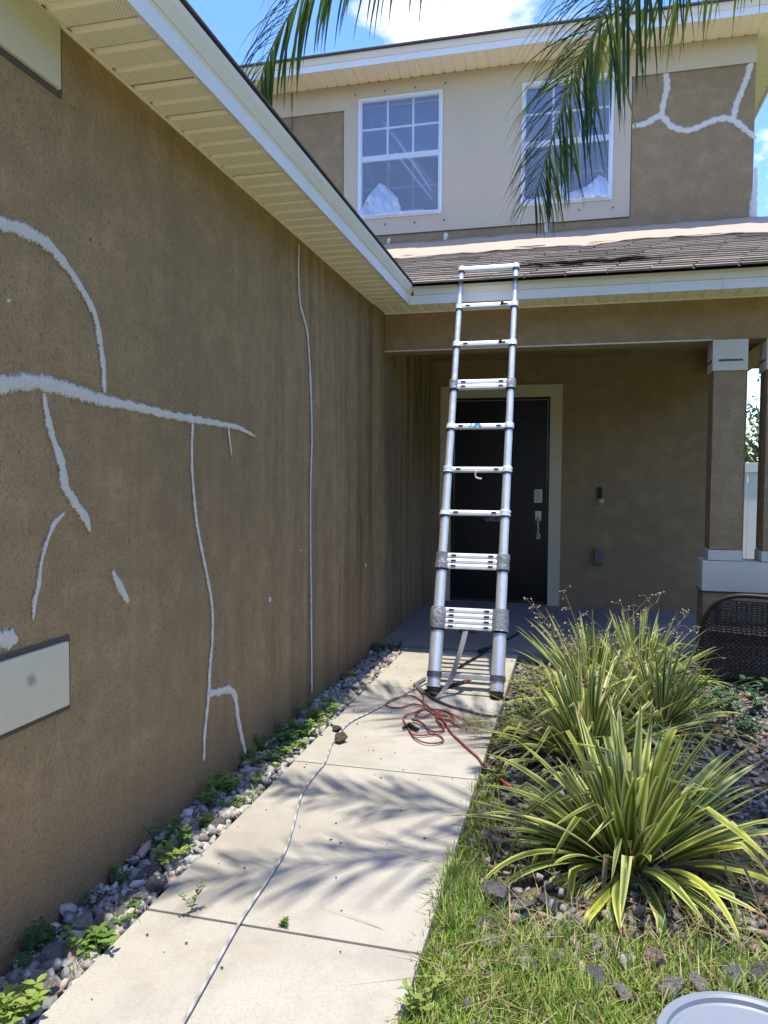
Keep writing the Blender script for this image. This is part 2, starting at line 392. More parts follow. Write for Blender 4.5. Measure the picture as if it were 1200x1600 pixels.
# dark rooms behind
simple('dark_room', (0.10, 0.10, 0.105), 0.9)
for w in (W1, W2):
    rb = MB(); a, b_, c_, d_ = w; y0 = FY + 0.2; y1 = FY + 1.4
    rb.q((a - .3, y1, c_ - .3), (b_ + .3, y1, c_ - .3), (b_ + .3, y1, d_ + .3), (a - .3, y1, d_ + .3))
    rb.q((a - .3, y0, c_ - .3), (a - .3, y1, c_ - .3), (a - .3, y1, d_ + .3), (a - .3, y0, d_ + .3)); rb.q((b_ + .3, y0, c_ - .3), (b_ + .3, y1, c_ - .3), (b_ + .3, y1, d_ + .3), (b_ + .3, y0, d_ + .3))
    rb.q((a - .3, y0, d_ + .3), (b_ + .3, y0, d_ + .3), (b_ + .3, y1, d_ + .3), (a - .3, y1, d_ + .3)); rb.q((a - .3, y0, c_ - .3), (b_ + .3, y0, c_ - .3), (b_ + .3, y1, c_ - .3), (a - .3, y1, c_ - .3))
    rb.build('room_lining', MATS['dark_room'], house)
# raised trim field round the windows and the frieze
wall_holes(MB(), -2.665, 0.53, 4.24, 5.795, [W1[:3] + (5.9,), W2], FY - 0.016, FY - 0.0005).build('window_surround', M_trim2, house)
wall_holes(MB(), -7.9, 1.743, 5.797, 5.978, [(W1[0], W1[1], 5.7, W1[3])], FY - 0.017, FY - 0.0005).build('frieze_band', M_trim2, house)
j = MB(); j.box(-2.673, -2.666, FY - 0.004, FY - 0.0003, 4.1, 5.79); j.box(-2.67, 0.538, FY - 0.004, FY - 0.0003, 4.231, 4.239); j.box(0.531, 0.538, FY - 0.004, FY - 0.0003, 4.239, 5.79)
j.box(0.54, 1.74, FY - 0.004, FY - 0.0003, 5.786, 5.7965); j.box(-6, -2.673, FY - 0.004, FY - 0.0003, 5.786, 5.7965)
j.build('trim_joint', M_joint, house)
# --- windows
t = NT('window_glass'); fr = t.n('ShaderNodeFresnel', {'IOR': 1.5})
gl = t.n('ShaderNodeBsdfGlossy', {'Color': (0.95, 0.97, 1, 1), 'Roughness': 0.02}); tr = t.n('ShaderNodeBsdfTransparent', {'Color': (0.62, 0.68, 0.74, 1)})
M_glass = t.done(t.n('ShaderNodeMixShader', {0: t.math('ADD', fr.outputs[0], 0.04), 1: tr.outputs[0], 2: gl.outputs[0]}).outputs[0])
def window(w):
    x0, x1, z0, z1 = w; y = FY
    wn_ = MB(); fw = 0.045
    wn_.box(x0 + .001, x0 + fw, y - 0.026, y + 0.06, z0 + .001, z1 - .001); wn_.box(x1 - fw, x1 - .001, y - 0.026, y + 0.06, z0 + .001, z1 - .001)
    wn_.box(x0 + fw, x1 - fw, y - 0.026, y + 0.06, z1 - fw, z1 - .001); wn_.box(x0 + fw, x1 - fw, y - 0.026, y + 0.06, z0 + .001, z0 + fw)
    fo = wn_.build('window', M_white, house)
    zm = (z0 + z1) / 2 + 0.005
    MB().box(x0 + fw, x1 - fw, y - 0.008, y + 0.05, zm - 0.034, zm + 0.03, 0.004).build('meeting_rail', M_white, fo)
    for (a, b, yy) in ((z0 + fw, zm - 0.034, y + 0.045), (zm + 0.03, z1 - fw, y + 0.012)):
        ix0, ix1 = x0 + fw, x1 - fw; cw = (ix1 - ix0) / 3; mh = (a + b) / 2; mw_ = 0.011
        for k in (1, 2): MB().box(ix0 + k * cw - mw_, ix0 + k * cw + mw_, yy - 0.008, yy + 0.012, a, b).build('muntin', M_white, fo)
        for k in range(3): MB().box(ix0 + k * cw + (mw_ if k else 0), ix0 + (k + 1) * cw - (mw_ if k < 2 else 0), yy - 0.007, yy + 0.011, mh - mw_, mh + mw_).build('muntin', M_white, fo)
        for k in range(3):
            for (c, d) in ((a, mh - mw_), (mh + mw_, b)):
                MB().box(ix0 + k * cw + (mw_ if k else 0), ix0 + (k + 1) * cw - (mw_ if k < 2 else 0), yy, yy + 0.004, c, d).build('pane', M_glass, fo)
    # insect screen on the lower half
    t_ = MATS.get('screen')
    if t_ is None:
        q = NT('insect_screen'); t_ = MATS['screen'] = q.done(q.n('ShaderNodeMixShader', {0: 0.38, 1: q.n('ShaderNodeBsdfTransparent').outputs[0], 2: q.bsdf((0.10, 0.11, 0.125), 0.8)}).outputs[0])
    MB().box(x0 + fw, x1 - fw, y + 0.012, y + 0.013, z0 + fw, zm - 0.034).build('screen', t_, fo)
    return fo
window(W1); window(W2)
# shutter bolts
bolt_me = MB().tube([(0, 0, 0), (0, -0.02, 0)], 0.008, 8).mesh('bolt', simple('bolt_steel', (0.16, 0.14, 0.12), 0.6, 0.4))
for zx, zy in ((575, 408), (712, 392), (846, 372), (445, 427), (575, 1002), (708, 994), (840, 982)):
    q = at_y(400 + zx * .35, zy * .35, FY - 0.016); put('bolt', bolt_me, house, q)
for zx, zy in ((296, 866), (430, 856), (568, 846)):
    q = at_y(740 + zx * .3833, zy * .3833, FY - 0.016); put('bolt', bolt_me, house, q)

# --- wing soffit slats: flat perforated face and a raised rib, along X, repeated in Y
def slat_mesh(name, depth, pitch, m):
    b = MB(); prof = [(0.0, 0.0), (0.016, 0.011), (0.030, 0.011), (0.036, 0.0), (pitch - 0.001, 0.0)]  # along, up
    uv = []
    for k in range(len(prof)):
        for d in (0.0, depth):
            b.v.append((d, prof[k][0], prof[k][1]))
            uv.append((d / 0.31, -1.0 if k < 3 else (0.04 if k == 3 else 0.98)))
    for k in range(len(prof) - 1): b.f.append((2 * k, 2 * k + 1, 2 * k + 3, 2 * k + 2))
    n = len(b.v)
    for k in range(len(prof)):
        for d in (0.0, depth): b.v.append((d, prof[k][0], prof[k][1] + 0.002)); uv.append((0, -1))
    for k in range(len(prof) - 1): b.f.append((n + 2 * k, n + 2 * k + 2, n + 2 * k + 3, n + 2 * k + 1))
    # close rim strips (ends)
    for k in range(len(prof) - 1):
        b.f.append((2 * k, 2 * k + 2, n + 2 * k + 2, n + 2 * k)); b.f.append((2 * k + 1, n + 2 * k + 1, n + 2 * k + 3, 2 * k + 3))
    b.uv = uv
    return b.mesh(name, m)
SZ = 2.812
me = slat_mesh('soffit_slat', 0.285, 0.118, M_sofh)
wing_soffit = MB().box(WX, -1.29, -1.6, 1.15, SZ, SZ + 0.015).build('wing_soffit', M_sof, house)
yy = 1.155
while yy < 5.86:
    put('soffit_slat', me, wing_soffit, (WX + 0.003, yy, SZ + random.uniform(-.0015, .0015))); yy += 0.118
MB().box(WX, WX + 0.012, 1.15, 5.86, SZ - 0.006, SZ - 0.001).build('soffit_channel', M_sof, wing_soffit)
# porch soffit, slats run along Y
pme = slat_mesh('porch_soffit_slat', 0.36, 0.125, M_sof)
porch_soffit = MB().box(WX, 2.25, 6.243, 6.2495, SZ - 0.004, SZ + 0.012).build('porch_soffit', M_sof, house)
xx = WX + 0.003
while xx < 2.15:
    o = put('soffit_slat', pme, porch_soffit, (xx + 0.125, 5.885, SZ + 0.002 + random.uniform(-.001, .001)), (0, 0, R(90))); xx += 0.125
# upper soffit
US = 5.982
ume = slat_mesh('upper_soffit_slat', 0.395, 0.125, M_sof)
upper_soffit = MB().box(-8, -4.6, 8.15, FY, US, US + 0.012).build('upper_soffit', M_sof, house)
xx = -4.6
while xx < 1.70:
    put('soffit_slat', ume, upper_soffit, (xx + 0.125, 8.152, US + random.uniform(-.001, .001)), (0, 0, R(90))); xx += 0.125
sme = slat_mesh('side_soffit_slat', 0.36, 0.125, M_sof)
yy = 8.16
while yy < 12: put('soffit_slat', sme, upper_soffit, (1.745, yy, US + 0.001)); yy += 0.125
# --- gutters
def gutter_profile(a, s, z):   # a: coordinate of the lower outer edge, s: outward sign
    lo = [(a - s * 0.02, z), (a, z - 0.008), (a + s * 0.004, z + 0.055), (a + s * 0.012, z + 0.060), (a - s * 0.02, z + 0.060)]
    hi = [(a - s * 0.02, z + 0.062), (a + s * 0.014, z + 0.062), (a + s * 0.036, z + 0.100), (a + s * 0.042, z + 0.122), (a + s * 0.034, z + 0.124), (a + s * 0.026, z + 0.104), (a - s * 0.02, z + 0.090)]
    return lo, hi
lo, hi = gutter_profile(-1.288, 1, 2.803)
g = MB().prism(lo, 'y', -1.9, 5.885).build('gutter', M_gutter, house)
MB().prism(hi, 'y', -1.9, 5.87).build('gutter_lip', M_gutterc, g)
lo, hi = gutter_profile(5.885, -1, 2.803)
g = MB().prism(lo, 'x', -1.284, 2.45).build('gutter', M_gutter, house)
MB().prism(hi, 'x', -1.25, 2.45).build('gutter_lip', M_gutterc, g)
for x in (0.52, 1.02):
    MB().box(x, x + 0.006, 5.862, 5.873, 2.80, 2.88).build('gutter_seam', M_gutter, g)
lo, hi = gutter_profile(8.15, -1, 5.975)
g = MB().prism(lo, 'x', -8, 2.14).build('gutter', M_gutter, house)
MB().prism(hi, 'x', -8, 2.145).build('gutter_lip', M_gutterc, g)
MB().box(2.108, 2.135, 8.15, 14, 5.968, 6.09).build('side_fascia', M_gutterc, house)

# --- roofs
def shinglemat(name, objrand):
    t = NT(name); v = t.coord((1, 1, 1), which='Object'); g = t.n('ShaderNodeNewGeometry')
    sp = t.noise(260, v, 3)
    if objrand:
        oi = t.n('ShaderNodeObjectInfo'); base = t.ramp(oi.outputs['Random'], [(0.0, (0.22, 0.185, 0.145)), (0.5, (0.35, 0.295, 0.235)), (1.0, (0.48, 0.41, 0.335))])
    else: base = t.mix(t.noise(3, v), (0.10, 0.085, 0.075), (0.2, 0.165, 0.14))
    c = t.mix(t.ramp(sp, [(0.4, (0.6,) * 3), (0.55, (0, 0, 0))]), base, (0.045, 0.04, 0.037))
    c = t.mix(t.ramp(sp, [(0.58, (0, 0, 0)), (0.7, (0.5,) * 3)]), c, (0.40, 0.35, 0.31))
    # tar smear near the ladder top
    ds = t.n('ShaderNodeVectorMath', {0: g.outputs['Position'], 1: (0.05, 6.35, 3.15)}, operation='SUBTRACT')
    dm = t.n('ShaderNodeVectorMath', {0: ds.outputs[0], 1: (1.3, 3.0, 3.0)}, operation='MULTIPLY')
    ln = t.n('ShaderNodeVectorMath', {0: dm.outputs[0]}, operation='LENGTH')
    msk = t.math('MULTIPLY', t.math('SUBTRACT', 1.0, ln.outputs['Value'], True), t.ramp(t.noise(4.5, g.outputs['Position'], 5), [(0.40, (0, 0, 0)), (0.52, (1, 1, 1))]))
    c = t.mix(t.math('MULTIPLY', msk, 2.4, True), c, (0.012, 0.011, 0.011))
    return t.done(t.bsdf(c, 0.95, 0, t.bump(sp, 0.004), 0.1))
M_shin = shinglemat('shingle', True); M_deck = shinglemat('shingle_deck', False)
RK = 1.155 / 2.75; RA = math.atan(RK)
def roof_z(y): return 2.935 + (y - 5.80) * RK
VALX = -1.25
deck = MB()   # valley from (-1.25, 5.80) running back and to the left
deck.q((VALX, 5.80, roof_z(5.8) - 0.006), (2.6, 5.80, roof_z(5.8) - 0.006), (2.6, FY - 0.02, roof_z(FY) - 0.014), (VALX - 2.75, FY - 0.02, roof_z(FY) - 0.014))
deck.q((VALX, 5.80, roof_z(5.8) - 0.022), (2.6, 5.80, roof_z(5.8) - 0.022), (2.6, FY - 0.02, roof_z(FY) - 0.03), (VALX - 2.75, FY - 0.02, roof_z(FY) - 0.03))
deck.q((2.6, FY - .02, roof_z(FY) - 0.014), (1.75, FY - .02, roof_z(FY) - 0.014), (1.75, FY + 2.6, 2.95), (2.6, FY + 2.6, 2.95))
porch_roof = deck.build('porch_roof', M_deck, house)
sh = []
for k in range(3):
    b = MB(); L_ = 0.185; w = 0.298 - 0.004 * k
    poly = [(0.002, 0), (w, 0.004 * (k - 1)), (w, L_), (0.002, L_)]
    b.v = [(x, y, 0.019 - 0.017 * y / L_) for x, y in poly] + [(x, y, 0.004 - 0.004 * y / L_) for x, y in poly]
    b.f = [(0, 1, 2, 3), (7, 6, 5, 4), (0, 4, 5, 1), (1, 5, 6, 2), (2, 6, 7, 3), (3, 7, 4, 0)]
    sh.append(b.mesh('shingle', M_shin))
s = 0.0; row = 0
while s < 2.10:
    y = 5.775 + s * math.cos(RA); z = roof_z(y) - 0.001
    x = VALX - (y - 5.80) - 0.05 - (row % 2) * 0.15 - random.random() * 0.06
    while x < 2.3:
        put('shingle', random.choice(sh), porch_roof, (x, y + random.uniform(-.006, .006), z + random.uniform(0, .003)), (RA, 0, random.uniform(-.01, .01)))
        x += 0.30
    s += 0.118; row += 1
wr = MB()   # wing roof slab, eave along Y at x = -1.235
def wz(x): return 2.935 + (-1.235 - x) * RK
wr.prism([(-1.238, wz(-1.238)), (-1.238, wz(-1.238) + 0.008), (-5.0, wz(-5.0) + 0.008), (-5.0, wz(-5.0))], 'y', -1.95, 5.80)
wr.q((-1.232, 5.80, wz(-1.232)), (-5.0, 5.80, wz(-5.0)), (-5.0, FY - .05, wz(-5.0)), (-4.0, FY - .05, wz(-4.0)))
wr.build('wing_roof', M_deck, house)
ur = MB().prism([(8.07, 6.098), (8.07, 6.112), (12.5, 6.112 + 4.43 * RK), (12.5, 6.098 + 4.43 * RK)], 'x', -8.3, 2.17)
ur.build('upper_roof', M_deck, house)

# --- porch: beam, ceiling, columns, low wall
MB().box(WX + 0.001, 2.0, 6.25, 6.50, 2.50, 2.85).build('porch_beam', M_fac, house)
MB().box(1.41, 1.65, 6.50, FY, 2.50, 2.80).build('porch_side_beam', M_fac, house)
MB().box(WX + 0.001, 1.41, 6.50, FY, 2.76, 2.79).build('porch_ceiling', M_fac, house)  # brown instead of cream, the colour adding to the porch shade
cb = MB().box(WX + 0.002, 1.02, 6.243, 6.26, 2.492, 2.502); cb.build('beam_edge_patch', M_trimw, house)
M_col = M_fac
def column(x0, x1):
    c = MB().box(x0, x1, 6.262, 6.49, 0.885, 2.27).build('column', M_col, house)
    k = MB().box(x0 - 0.012, x1 + 0.012, 6.252, 6.50, 2.262, 2.498, 0.004).build('column_cap', M_trimw, c, True)
    s_ = MB().box(x0 + 0.03, x1 - 0.025, 6.2485, 6.256, 2.333, 2.347); s_.box(x0 - 0.0155, x0 - 0.008, 6.28, 6.47, 2.333, 2.347)
    s_.build('cap_slot', M_joint, c)
    MB().box(x0 - 0.008, x1 + 0.008, 6.256, 6.495, 0.80, 0.88, 0.003).build('column_base', M_trimw, c, True)
    return c
column(1.035, 1.262); column(1.415, 1.65)
MB().box(0.995, 1.9, 6.245, 6.52, 0.0, 0.56).build('low_wall', M_fac, house)
MB().box(0.982, 1.92, 6.222, 6.54, 0.563, 0.795, 0.006).build('low_wall_cap', M_trimw, house, True)
MB().box(0.985, 1.91, 6.235, 6.53, 0.551, 0.5625).build('cap_joint', M_joint, house)

# --- door
cas = wall_holes(MB(), -1.49, -0.13, 0.02, 2.475, [(DO[0] + .005, DO[1] - .005, 0.0, DO[3] - 0.005)], FY - 0.022, FY - 0.0005)
cas.build('door_casing', M_trim, house)
jb = MB(); jb.box(DO[0], DO[0] + 0.03, FY + 0.0, FY + 0.12, 0.02, DO[3]); jb.box(DO[1] - 0.03, DO[1], FY, FY + 0.12, 0.02, DO[3]); jb.box(DO[0] + .03, DO[1] - .03, FY, FY + 0.12, DO[3] - 0.03, DO[3])
jb.build('door_jamb', M_door, house)
MB().box(DO[0] + .03, DO[1] - .03, FY + 0.02, FY + 0.13, 0.018, 0.045).build('threshold', simple('threshold_bronze', (0.06, 0.055, 0.05), 0.5, 0.5), house)
dx0, dx1, dz0, dz1 = DO[0] + 0.033, DO[1] - 0.033, 0.047, DO[3] - 0.033
DY = FY + 0.055
door = MB().box(dx0, dx1, DY, DY + 0.045, dz0, dz1).build('front_door', M_door, house)
dw = dx1 - dx0
def dpanel(x0, x1, z0, z1):
    b = MB(); e = 0.022
    b.box(x0, x1, DY - 0.014, DY - 0.0005, z0, z0 + e); b.box(x0, x1, DY - 0.014, DY - 0.0005, z1 - e, z1)
    b.box(x0, x0 + e, DY - 0.014, DY - 0.0005, z0 + e, z1 - e); b.box(x1 - e, x1, DY - 0.014, DY - 0.0005, z0 + e, z1 - e)
    b.box(x0 + 0.05, x1 - 0.05, DY - 0.010, DY - 0.0005, z0 + 0.05, z1 - 0.05, 0.003)
    b.build('panel', M_door, door)
for cxp in (0.13, 0.54):
    a = dx0 + cxp * dw; e = a + 0.33 * dw
    dpanel(a, e, 1.86, 2.17); dpanel(a, e, 1.05, 1.76); dpanel(a, e, 0.22, 0.88)
q = at_y(841, 775, DY)
kp = MB().box(q.x - 0.045, q.x + 0.045, DY - 0.03, DY, q.z - 0.075, q.z + 0.075, 0.008); kp.build('keypad_lock', M_nickel, door, True)
kb = MB()
for i in range(2):
    for k in range(5): kb.box(q.x - 0.022 + i * 0.026, q.x - 0.004 + i * 0.026, DY - 0.034, DY - 0.029, q.z + 0.04 - k * 0.022, q.z + 0.052 - k * 0.022)
kb.build('keypad_button', simple('keypad_grey', (0.2, 0.2, 0.2), 0.6), door)
q = at_y(841, 806, DY); q2 = at_y(841, 838, DY)
hp = MB().box(q.x - 0.035, q.x + 0.035, DY - 0.015, DY, q.z - 0.055, q.z + 0.055, 0.005)
hp.tube([(q.x, DY - 0.012, q.z - 0.03), (q.x, DY - 0.06, q.z - 0.045), (q.x, DY - 0.065, q.z - 0.11), (q2.x, DY - 0.06, q2.z + 0.03), (q2.x, DY - 0.005, q2.z)], 0.013, 8)
hp.box(q2.x - 0.024, q2.x + 0.024, DY - 0.012, DY, q2.z - 0.03, q2.z + 0.03, 0.004); hp.build('handle', M_nickel, door, True)
# cursive lettering, one stroke per letter run
a = at_y(758, 814, DY); sw = 0.30; let = []
def S(pts): let.append([(a.x + p[0] * sw, DY - 0.003, a.z + p[1] * sw * 0.75) for p in pts])
S([(0, .18), (.01, .05), (.045, 0), (.08, .06), (.085, .16), (.09, .05), (.12, 0), (.155, .07), (.16, .18), (.18, .12), (.205, .08), (.235, .13), (.22, .18), (.195, .12), (.21, .02), (.25, 0), (.29, .08), (.325, .30), (.315, .36), (.295, .28), (.30, .05), (.33, 0), (.365, .05)])
S([(.43, .16), (.39, .17), (.365, .09), (.39, 0), (.44, .04), (.475, .12), (.515, .17), (.545, .10), (.52, .01), (.48, .04), (.485, .13), (.52, .16), (.57, .15), (.60, .17), (.605, 0), (.61, .10), (.65, .17), (.675, .12), (.68, 0), (.685, .10), (.725, .17), (.75, .12), (.755, .03), (.79, .02), (.83, .08), (.865, .12), (.85, .18), (.825, .12), (.84, .02), (.88, 0), (.97, .08)])
lb = MB()
for st in let: lb.tube(catmull(st, 0.006), 0.0042, 5)
lb.build('lettering', simple('silver_decal', (0.42, 0.42, 0.42), 0.5), door)

# --- wall fittings
q = at_y(937, 771, FY); bell = MB().box(q.x - 0.026, q.x + 0.026, FY - 0.024, FY, q.z - 0.06, q.z + 0.07, 0.006).build('video_doorbell', M_black, None, True)
tag(bell, 'slim black video doorbell on the dark porch wall beside the door', 'doorbell')
q2 = at_y(938, 783, FY); MB().lathe((0, 0, 0), [(0.001, -0.03), (0.02, -0.026), (0.032, -0.01), (0.034, 0.006), (0.02, 0.024), (0.001, 0.026)], 20).build('button', simple('frosted_button', (0.55, 0.55, 0.56), 0.3, var=0.05), bell, 'all').location = (q2.x + 0.004, FY - 0.025, q2.z)
q = at_y(935, 869, FY); ob = MB().box(q.x - 0.05, q.x + 0.05, FY - 0.05, FY, q.z - 0.085, q.z + 0.085, 0.008).build('outlet_box', simple('outlet_grey', (0.16, 0.165, 0.155), 0.6), None, True)
tag(ob, 'grey outdoor outlet cover low on the dark porch wall', 'outlet cover')
MB().box(q.x - 0.038, q.x + 0.038, FY - 0.058, FY - 0.049, q.z - 0.06, q.z + 0.07, 0.004).build('flap', simple('outlet_grey', (0, 0, 0)), ob, True)
q0 = at_y(456, 142, FY - 0.024); q1 = at_y(456, 240, FY - 0.01)
cbl = MB().tube([(q0.x, FY - 0.024, 5.97), (q0.x, FY - 0.024, 5.80), (q0.x, FY - 0.012, 5.76), (q0.x, FY - 0.008, 4.6)], 0.006, 6).build('wall_cable', simple('cable_grey', (0.12, 0.115, 0.10), 0.7))
tag(cbl, 'thin dark cable running down the upper wall left of the window', 'cable')

# --- crack patches: brushed filler on the stucco
t = NT('brushed_filler'); uvc = t.n('ShaderNodeTexCoord'); sp = t.n('ShaderNodeSeparateXYZ', {'Vector': uvc.outputs['UV']}); v = t.coord()
ed = t.math('ABSOLUTE', t.math('SUBTRACT', t.math('MULTIPLY', sp.outputs[0], 2.0), 1.0))
nz = t.noise(125, v, 6, 0.8); nz2 = t.noise(38, v, 3)
lim = t.math('ADD', t.math('MULTIPLY', nz, 2.6), t.math('MULTIPLY', nz2, 0.5))
core = t.math('SUBTRACT', lim, t.math('ADD', t.math('MULTIPLY', t.math('POWER', ed, 1.05), 1.55), 0.22))
alpha = t.ramp(core, [(0.08, (0, 0, 0)), (0.62, (0.97,) * 3)])
c = t.mix(nz, (0.50, 0.455, 0.37), (0.93, 0.865, 0.745))
sh_ = t.n('ShaderNodeMixShader', {0: alpha, 1: t.n('ShaderNodeBsdfTransparent').outputs[0], 2: t.bsdf(c, 0.9, 0, t.bump(nz, 0.004), 0.2)})
M_fill = t.done(sh_.outputs[0])
def patch(px, widths, plane, nm='crack_patch'):
    pts = []; ws = []
    for (x, y), w in zip(px, widths):
        if plane == 'wing': P = at_x(x, y, WX); d = -P.x / CM[2][0] if False else (P - Vector(O0)).length
        else: P = at_y(x, y, FY - 0.001); d = (P - Vector(O0)).length
        pts.append(P); ws.append(w * d / F)
    if len(pts) == 2: pts.insert(1, (pts[0] + pts[1]) / 2); ws.insert(1, sum(ws) / 2)
    n0 = [0]
    for p_, q_ in zip(pts, pts[1:]): n0.append(n0[-1] + (q_ - p_).length)
    C = catmull(pts, 0.012); n1_ = [0]
    for p_, q_ in zip(C, C[1:]): n1_.append(n1_[-1] + (q_ - p_).length)
    sc = n0[-1] / n1_[-1]
    W = np.interp([x * sc for x in n1_], n0, ws)
    nrm = Vector((1, 0, 0)) if plane == 'wing' else Vector((0, -1, 0))
    b = MB(); b.uv = []; K = 7; ph = random.random() * 9
    for i, p_ in enumerate(C):
        tg = (C[min(i + 1, len(C) - 1)] - C[max(i - 1, 0)]).normalized(); sd = tg.cross(nrm).normalized()
        w = W[i] * 0.74 * (1 + 0.13 * math.sin(i * 0.9 + ph) + random.uniform(-.12, .12))
        endf = min(1, (i + 0.4) / 2.5, (len(C) - 1 - i + 0.4) / 2.5)
        w *= 0.45 + 0.55 * endf
        off = random.uniform(-.05, .05) * w
        for k in range(K):
            u = k / (K - 1); e = abs(2 * u - 1)
            b.v.append(tuple(p_ + sd * (off + w * (2 * u - 1)) + nrm * (0.0012 + 0.0080 * (1 - e * e)))); b.uv.append((u, i * 0.05))
    for i in range(len(C) - 1):
        for k in range(K - 1): b.f.append((i * K + k, i * K + k + 1, (i + 1) * K + k + 1, (i + 1) * K + k))
    return b.build(nm, M_fill, house, 'all')
patch([(-40, 345), (0, 350), (40, 363), (75, 385), (105, 420), (130, 460), (147, 495), (155, 540), (160, 580), (161, 614)], [16, 18, 20, 18, 14, 13, 13, 13, 12, 9], 'wing')
patch([(-40, 605), (0, 601), (30, 597), (60, 598), (100, 608), (140, 620), (165, 627), (210, 636), (260, 648), (300, 655), (340, 662), (370, 668), (397, 682)], [22, 23, 23, 22, 21, 19, 17, 13, 12, 12, 9, 8, 4], 'wing')
patch([(66, 615), (72, 650), (82, 690), (95, 725), (100, 760), (118, 790), (132, 810), (138, 830)], [10, 13, 14, 17, 17, 16, 15, 12], 'wing')
patch([(98, 802), (82, 820), (70, 850), (62, 880), (58, 915), (52, 940), (49, 968)], [8, 8, 7, 7, 9, 9, 7], 'wing')
patch([(173, 892), (185, 915), (198, 940)], [12, 14, 14], 'wing')
patch([(300, 658), (298, 700), (300, 760), (308, 830), (322, 900), (330, 950), (330, 1000), (326, 1050), (325, 1080), (322, 1110), (318, 1150), (317, 1188)], [7, 7, 7, 8, 8, 8, 8, 9, 11, 9, 8, 7], 'wing')
patch([(323, 1084), (340, 1081), (357, 1078), (366, 1089), (370, 1120), (376, 1150), (382, 1176)], [10, 12, 12, 12, 11, 10, 9], 'wing')
patch([(355, 662), (357, 685), (360, 712)], [6, 5, 4], 'wing')
patch([(466, 380), (465, 420), (467, 470), (473, 495), (479, 520), (482, 560), (484, 600), (486, 680), (484, 760), (484, 850), (485, 950), (486, 1082)], [5, 6, 6, 7, 6, 6, 8, 6, 5, 5, 5, 6], 'wing')
patch([(-20, 1002), (5, 998), (24, 1000)], [22, 26, 22], 'wing')
patch([(988, 198), (1010, 193), (1032, 182), (1050, 198), (1075, 204), (1100, 195), (1120, 187), (1140, 186), (1155, 195), (1181, 217)], [8, 8, 9, 8, 8, 8, 8, 9, 8, 6], 'front')
patch([(1033, 182), (1038, 155), (1042, 135), (1040, 104)], [8, 7, 8, 7], 'front')
patch([(1146, 186), (1150, 165), (1160, 140), (1168, 118), (1176, 88)], [9, 8, 7, 7, 8], 'front')
patch([(1177, 345), (1177, 320), (1180, 290), (1180, 262)], [11, 10, 6, 4], 'front')
for x, y0, y1, w in ((696, 364, 386, 7), (607, 372, 392, 6), (855, 342, 366, 8), (1000, 60, 80, 5)): patch([(x + 1, y0), (x, (y0 + y1) / 2), (x - 1, y1)], [w, w, w], 'front')
patch([(610, 389), (700, 383), (800, 376), (900, 369), (1000, 362), (1100, 354), (1178, 348)], [2, 4, 2, 5, 3, 5, 4], 'front', 'caulk_line')
for x, y in ((421, 937), (571, 883), (12, 470), (470, 860)):
    p_ = at_x(x, y, WX); r_ = 0.009 if y > 800 and x > 400 and x != 470 else 0.003
    MB().prism([(p_.y + r_ * (1 + .3 * math.sin(k * 2)) * math.cos(k), p_.z + 1.6 * r_ * math.sin(k)) for k in np.linspace(0, 6.28, 9)[:-1]], 'x', WX, WX + 0.006).build('paint_fleck', simple('white_fleck', (0.7, 0.7, 0.68), 0.8), house)

# ================================================================== LADDER
LK = (5.822 - 4.80) / 2.925
def lad(x, z, dy=0.0): return Vector((x, 4.80 + LK * z + dy, z))
def lad_z(x, y):
    r = ray(x, y); k = (4.80 + LK * CAM_H) / (r[1] - LK * r[2]); return CAM_H + k * r[2]
AX = Vector((0, LK, 1)).normalized(); NR = Vector((0, -1, LK)).normalized()   # along the rails; facing the climber
ladder = thing('telescopic_ladder', 'silver telescopic aluminium ladder leaning on the porch gutter', 'ladder', (-0.66, 4.80, 0))
XL, XR = -0.868, -0.452
rz = [lad_z(684, 965), lad_z(690, 876), lad_z(695, 801), lad_z(700, 734), lad_z(703, 667), lad_z(708, 602), lad_z(712, 539), lad_z(715, 480), lad_z(718, 422)]
cnt = [4, 3, 1, 1, 1, 2, 1, 1, 1]
rad = [0.0445, 0.0365, 0.031, 0.029, 0.027, 0.0255, 0.023, 0.021, 0.019]
PIT = 0.0345
zprev = 0.045
